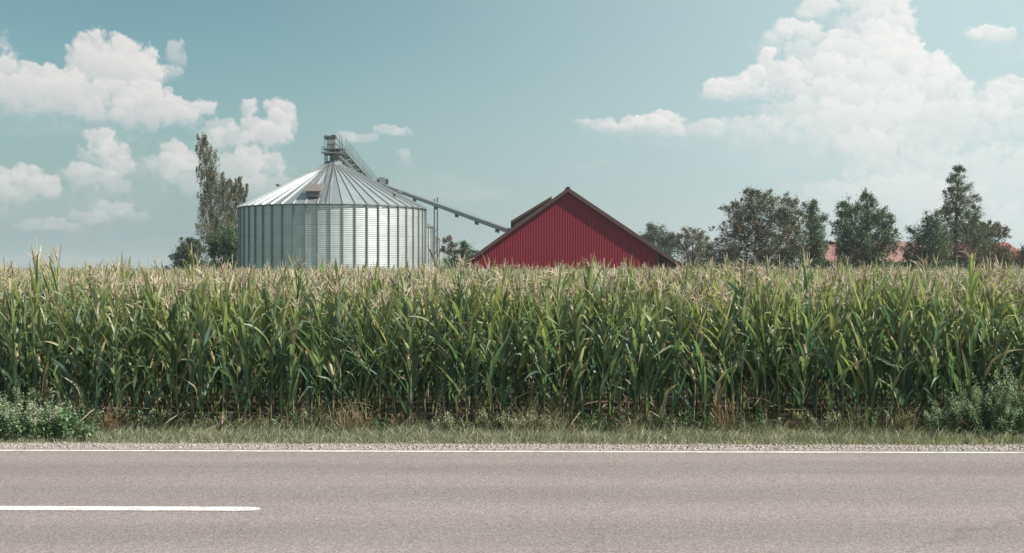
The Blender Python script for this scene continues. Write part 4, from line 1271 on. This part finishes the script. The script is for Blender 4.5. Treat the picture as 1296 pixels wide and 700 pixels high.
# ------------------------------------------------------------------ trees
def tree(name, label, cat, d, base_px, clumps, cols, seed, leafn=22000, leaf_sz=.16, droop=0.0, bark=None, trunk_r=.22, group=None, depth=1.0, sub=.5, twig=True, stems=None):
    """clumps: (px, py, rx_px, ry_px, weight) giving where each mass of foliage sits at distance d"""
    r = np.random.RandomState(seed)
    bx = X(base_px, d); root = empty(name, (bx, d, 0)); tag(root, label, cat, group)
    s = d / F
    low = [c for c in clumps if c[1] > 300] or clumps
    l0, l1 = min(c[0] - c[2] for c in low), max(c[0] + c[2] for c in low)
    if not droop: clumps = clumps + [(l0 + (l1 - l0) * f_, 343, (l1 - l0) * .24 + 4, 13, .8) for f_ in (.22, .5, .78)]
    bark = bark or M_bark
    cl_ = [((px - 648) * s - bx, r.normal(0, .25) * rx * s * depth, CAM_H + (338 - py) * s, rx * s, ry_ * s, w) for (px, py, rx, ry_, w) in clumps]
    tb, q, br = MB(), QB(), QB()
    # trunk follows the highest clumps, limbs to every clump
    top = max(cl_, key=lambda c: c[2]); tz = top[2]
    tp = []
    for t in np.linspace(0, 1, 9):
        tp.append(Vector((top[0] * t ** 1.4 + r.normal(0, .05) * tz * .06, top[1] * t + r.normal(0, .05), tz * t)))
    tb.tube(tp, [trunk_r * (1.05 - t) ** .8 + .02 for t in np.linspace(0, 1, 9)], 8)
    for c in cl_:
        zj = max(.18 * tz, min(c[2] - .9 * abs(c[0] - top[0] * (c[2] / tz)) - c[4] * .5, tz * .85)); t = zj / tz
        p0 = Vector((top[0] * t ** 1.4, top[1] * t, zj)); p1 = Vector(c[:3])
        md = (p0 + p1) / 2 + Vector((0, 0, -.06 * (p1 - p0).length + .02)); rr0 = trunk_r * (1.05 - t) ** .8 * .6 + .015
        tb.tube([p0, md, p1], [rr0, rr0 * .7, .02], 6)
    W = np.array([c[5] * c[3] * c[4] for c in cl_]); W /= W.sum()
    for c, wgt in zip(cl_, W):
        n = int(leafn * wgt); per = 34 if not droop else 46; ns = max(3, n // per)
        # sub clumps: favour the shell, leave gaps
        u = r.normal(0, 1, (ns, 3)); u /= np.linalg.norm(u, axis=1)[:, None]; rad = r.uniform(.15, 1, ns) ** .55
        rad = np.where(r.rand(ns) < .16, rad * 1.28, rad); rad *= 1 + .26 * np.sin(u[:, 0] * 5 + seed) * np.cos(u[:, 2] * 6 + seed)
        P_ = u * rad[:, None] * np.array([c[3], c[3] * depth, c[4]]) + np.array(c[:3])
        for _ in range(7):       # shoots that break the outline
            sd = r.normal(0, 1, 3); sd[2] = abs(sd[2]) * 1.1 + .2; sd /= np.linalg.norm(sd)
            k_ = r.uniform(.75, r.uniform(1.15, 1.5), 4)
            P_ = np.concatenate([P_, sd * k_[:, None] * np.array([c[3], c[3] * depth, c[4]]) + np.array(c[:3])]); rad = np.concatenate([rad, np.full(4, 1.2)])
        ns = len(P_); P_[:, 2] = P_[:, 2].clip(.6)
        ctr = np.array(c[:3])
        for p in P_[:: 2]:
            if twig:
                m_ = (p + ctr) / 2 + np.array([0, 0, -.08]) * np.linalg.norm(p - ctr)
                rod(br, [ctr, m_, p], [.03, .02, .008], (.12, .10, .085), 3)
        sz = sub * r.uniform(.45, 1.35, ns) * np.where(rad > 1.05, .6, 1)
        gi_ = np.repeat(np.arange(ns), per); nn = len(gi_)
        off = r.normal(0, 1, (nn, 3)) * (sz[gi_] * .5)[:, None]
        if droop: off[:, 2] = -np.abs(r.uniform(0, 1, nn)) * sz[gi_] * droop * 2; off[:, :2] *= .42
        LP = P_[gi_] + off; LP[:, 2] = LP[:, 2].clip(.3)
        base = np.array(cols)[r.choice(len(cols), ns)] * r.uniform(.8, 1.2, (ns, 1))
        Cc = base[gi_] * r.uniform(.72, 1.3, (nn, 1))
        a = r.uniform(0, 2 * PI, nn); th = np.arccos(r.uniform(-1, 1, nn)); l = leaf_sz * r.uniform(.5, 1.3, nn)
        if droop: th = PI - np.abs(r.normal(0, .5, nn))
        dd = np.stack([np.sin(th) * np.cos(a), np.sin(th) * np.sin(a), np.cos(th)], -1)
        b_ = r.uniform(0, 2 * PI, nn); e1 = np.stack([-np.sin(a), np.cos(a), 0 * a], -1); e2 = np.cross(dd, e1)
        t_ = e1 * np.cos(b_)[:, None] + e2 * np.sin(b_)[:, None]
        wd = l * (.62 if not droop else .42)
        V = np.stack([LP - t_ * (wd * .12)[:, None], LP + dd * (l * .45)[:, None] - t_ * (wd * .5)[:, None], LP + dd * l[:, None], LP + dd * (l * .5)[:, None] + t_ * (wd * .5)[:, None]], 1).reshape(-1, 3)
        q.add(V, np.arange(nn * 4).reshape(-1, 4), np.repeat(Cc, 4, 0))
    t_o = tb.build('trunk', bark, root, smooth=True)
    if twig: mesh_obj('twigs', br.mesh('twigs', M_stalk), root)
    mesh_obj('crown', q.mesh('crown', M_leaf), root)
    return root


DKG = [(.068, .120, .072), (.085, .142, .080), (.056, .102, .062), (.125, .165, .09)]
BRN = [(.150, .098, .072), (.12, .085, .062), (.095, .10, .06), (.19, .125, .09), (.085, .095, .058)]
GRY = [(.125, .13, .09), (.16, .155, .11), (.09, .105, .07), (.20, .185, .135)]
GRB = [(.08, .078, .055), (.10, .095, .07), (.065, .072, .05)]
TG = 'trees behind the corn field'
# left of the silo
tree('birch_tree', 'tall ragged grey green birch leaning left beside the silo', 'tree', 142, 275,
     [(256, 184, 9, 16, .7), (262, 205, 14, 20, .9), (268, 232, 17, 26, 1), (262, 262, 13, 28, .8), (281, 262, 17, 28, 1), (272, 292, 20, 22, .9), (285, 300, 18, 24, 1), (283, 240, 10, 16, .5)],
     GRY, 1, 17000, .2, 1.5, M_birchbark, .3, TG, 1.0, .7)
tree('birch_tree', 'shorter birch with rounded drooping top touching the silo edge', 'tree', 146, 296,
     [(300, 236, 13, 13, 1), (293, 250, 12, 16, .8), (306, 248, 10, 14, .8), (297, 275, 13, 22, .9), (304, 300, 14, 25, 1)],
     GRY[:3], 2, 9000, .2, .9, M_birchbark, .22, TG, 1.0, .55)
tree('dense_tree', 'dark dense bushy tree at the foot of the tall birch', 'tree', 138, 282,
     [(270, 312, 12, 18, 1), (285, 308, 14, 20, 1), (297, 315, 10, 20, 1)], DKG, 3, 14000, .2, 0, None, .18, TG)
tree('round_bush', 'small dark rounded bush left of the tall birch', 'bush', 136, 238,
     [(238, 318, 14, 13, 1), (226, 326, 11, 10, .9), (250, 322, 10, 12, .9), (242, 309, 8, 6, .5)], DKG[:3] + GRB[:1], 4, 12000, .17, 0, None, .12, TG, 1, .4)
# between the silos and the barn
tree('young_tree', 'thin pale tree between the silos and the barn', 'tree', 190, 569,
     [(567, 306, 5, 6, .8), (573, 313, 6, 6, .7), (565, 320, 6, 8, .6), (576, 325, 6, 8, .6)], [(.16, .13, .10), (.13, .115, .085)], 5, 3600, .2, 0, M_birchbark, .1, TG, 1, .5)
tree('young_tree', 'small dark green tree just left of the barn roof', 'tree', 175, 590,
     [(591, 315, 8, 7, 1), (584, 325, 9, 9, 1), (597, 326, 9, 9, 1), (575, 333, 9, 6, .7)], DKG, 6, 8000, .2, 0, None, .14, TG, 1, .5)
# right of the barn
tree('round_tree', 'far bluish green rounded tree just right of the barn', 'tree', 210, 832,
     [(826, 296, 13, 9, 1), (838, 303, 15, 12, 1), (818, 310, 10, 10, 1), (846, 316, 12, 14, 1), (830, 320, 20, 14, 1)], [(.055, .085, .06), (.065, .095, .065)], 7, 16000, .26, 0, None, .3, TG, 1, .9)
tree('pale_tree', 'pale olive tree thinning at the top, right of the rounded one', 'tree', 165, 877,
     [(876, 300, 15, 11, .9), (864, 312, 12, 12, .8), (888, 313, 13, 14, .9), (876, 326, 24, 14, 1), (897, 328, 8, 10, .6)], [(.13, .115, .07), (.11, .11, .065), (.16, .13, .09)], 8, 14000, .19, 0, None, .2, TG, 1, .55)
tree('maple_tree', 'broad brownish purple tree, widest of those behind the corn', 'tree', 128, 968,
     [(960, 258, 24, 15, 1), (938, 270, 22, 14, .9), (985, 266, 26, 17, 1), (1003, 282, 18, 18, 1), (930, 292, 24, 18, 1), (965, 288, 32, 22, 1), (1000, 306, 22, 20, 1), (925, 316, 26, 18, 1), (965, 318, 36, 22, 1), (915, 332, 20, 12, .9), (1000, 326, 24, 16, 1), (950, 249, 8, 8, .5)],
     BRN + DKG[:2], 9, 46000, .17, 0, None, .3, TG, .9, .5)
tree('slender_tree', 'slender dark green tree leaning on the right side of the broad brownish one', 'tree', 132, 1028,
     [(1026, 265, 9, 10, .8), (1032, 280, 13, 14, 1), (1030, 300, 14, 16, 1), (1035, 318, 14, 16, 1), (1024, 325, 12, 14, 1)], DKG + BRN[2:3], 10, 17000, .17, 0, None, .2, TG, 1, .5)
tree('dense_tree', 'dark green tree with pointed centre between the two stretches of pink roof', 'tree', 124, 1095,
     [(1099, 256, 8, 12, .7), (1078, 268, 18, 14, .9), (1104, 275, 18, 16, 1), (1066, 288, 14, 16, .9), (1122, 286, 13, 13, .9), (1090, 298, 30, 22, 1), (1122, 306, 16, 18, 1), (1072, 316, 18, 18, 1), (1100, 324, 32, 16, 1)],
     DKG + [(.055, .07, .05)], 11, 34000, .17, 0, None, .26, TG, .9, .5)
tree('poplar_tree', 'tallest tree on the right, narrow feathery top above a wide dark skirt', 'tree', 130, 1208,
     [(1214, 219, 6, 7, .6), (1209, 232, 10, 9, .7), (1219, 242, 12, 9, .7), (1203, 250, 11, 10, .7), (1225, 256, 13, 10, .7), (1211, 264, 16, 12, .8), (1234, 274, 11, 11, .6), (1196, 274, 13, 12, .8), (1218, 284, 20, 14, .9), (1240, 292, 14, 12, .7), (1205, 302, 26, 18, 1), (1232, 310, 22, 18, 1), (1215, 328, 34, 14, 1)],
     GRY[:1] + GRB + DKG[:2], 12, 30000, .15, 0, None, .26, TG, .9, .5)
tree('dense_tree', 'low dense dark tree at the left foot of the tallest right tree', 'tree', 126, 1176,
     [(1182, 282, 12, 12, .8), (1170, 298, 17, 15, 1), (1188, 305, 18, 20, 1), (1165, 320, 18, 16, 1), (1185, 326, 22, 14, 1), (1155, 330, 10, 10, .8)], DKG, 13, 20000, .17, 0, None, .2, TG, 1, .5)
tree('brown_tree', 'low brown tinged tree at the right foot of the tallest right tree', 'tree', 134, 1250,
     [(1256, 288, 12, 6, .8), (1244, 300, 14, 12, .9), (1266, 300, 10, 9, .7), (1250, 318, 22, 16, 1), (1264, 326, 14, 12, .8)], BRN + GRB, 14, 15000, .17, 0, None, .16, TG, 1, .5)
tree('brown_tree', 'small reddish tree cut by the right edge in front of the red roof', 'tree', 150, 1290,
     [(1290, 326, 16, 12, 1), (1304, 320, 16, 14, 1), (1276, 332, 10, 8, .7)], BRN + DKG[:1], 15, 8000, .18, 0, None, .14, TG, 1, .5)


# ------------------------------------------------------------------ haze
def haze(dens):
    m = bpy.data.materials.new('haze'); m.use_nodes = True; t = NT(m.node_tree); t.n.clear()
    v = t.new('ShaderNodeVolumePrincipled'); v.inputs['Color'].default_value = (.86, .93, .95, 1)
    v.inputs['Density'].default_value = dens; v.inputs['Anisotropy'].default_value = .2
    o = t.new('ShaderNodeOutputMaterial'); t.l.new(v.outputs[0], o.inputs['Volume'])
    b = MB(); b.box(-3050, 3050, -3050, 3050, -1, 27)
    o = b.build('haze', m); tag(o, 'thin pale summer haze over the fields', 'haze', kind='stuff')
    return o


haze(HAZE)
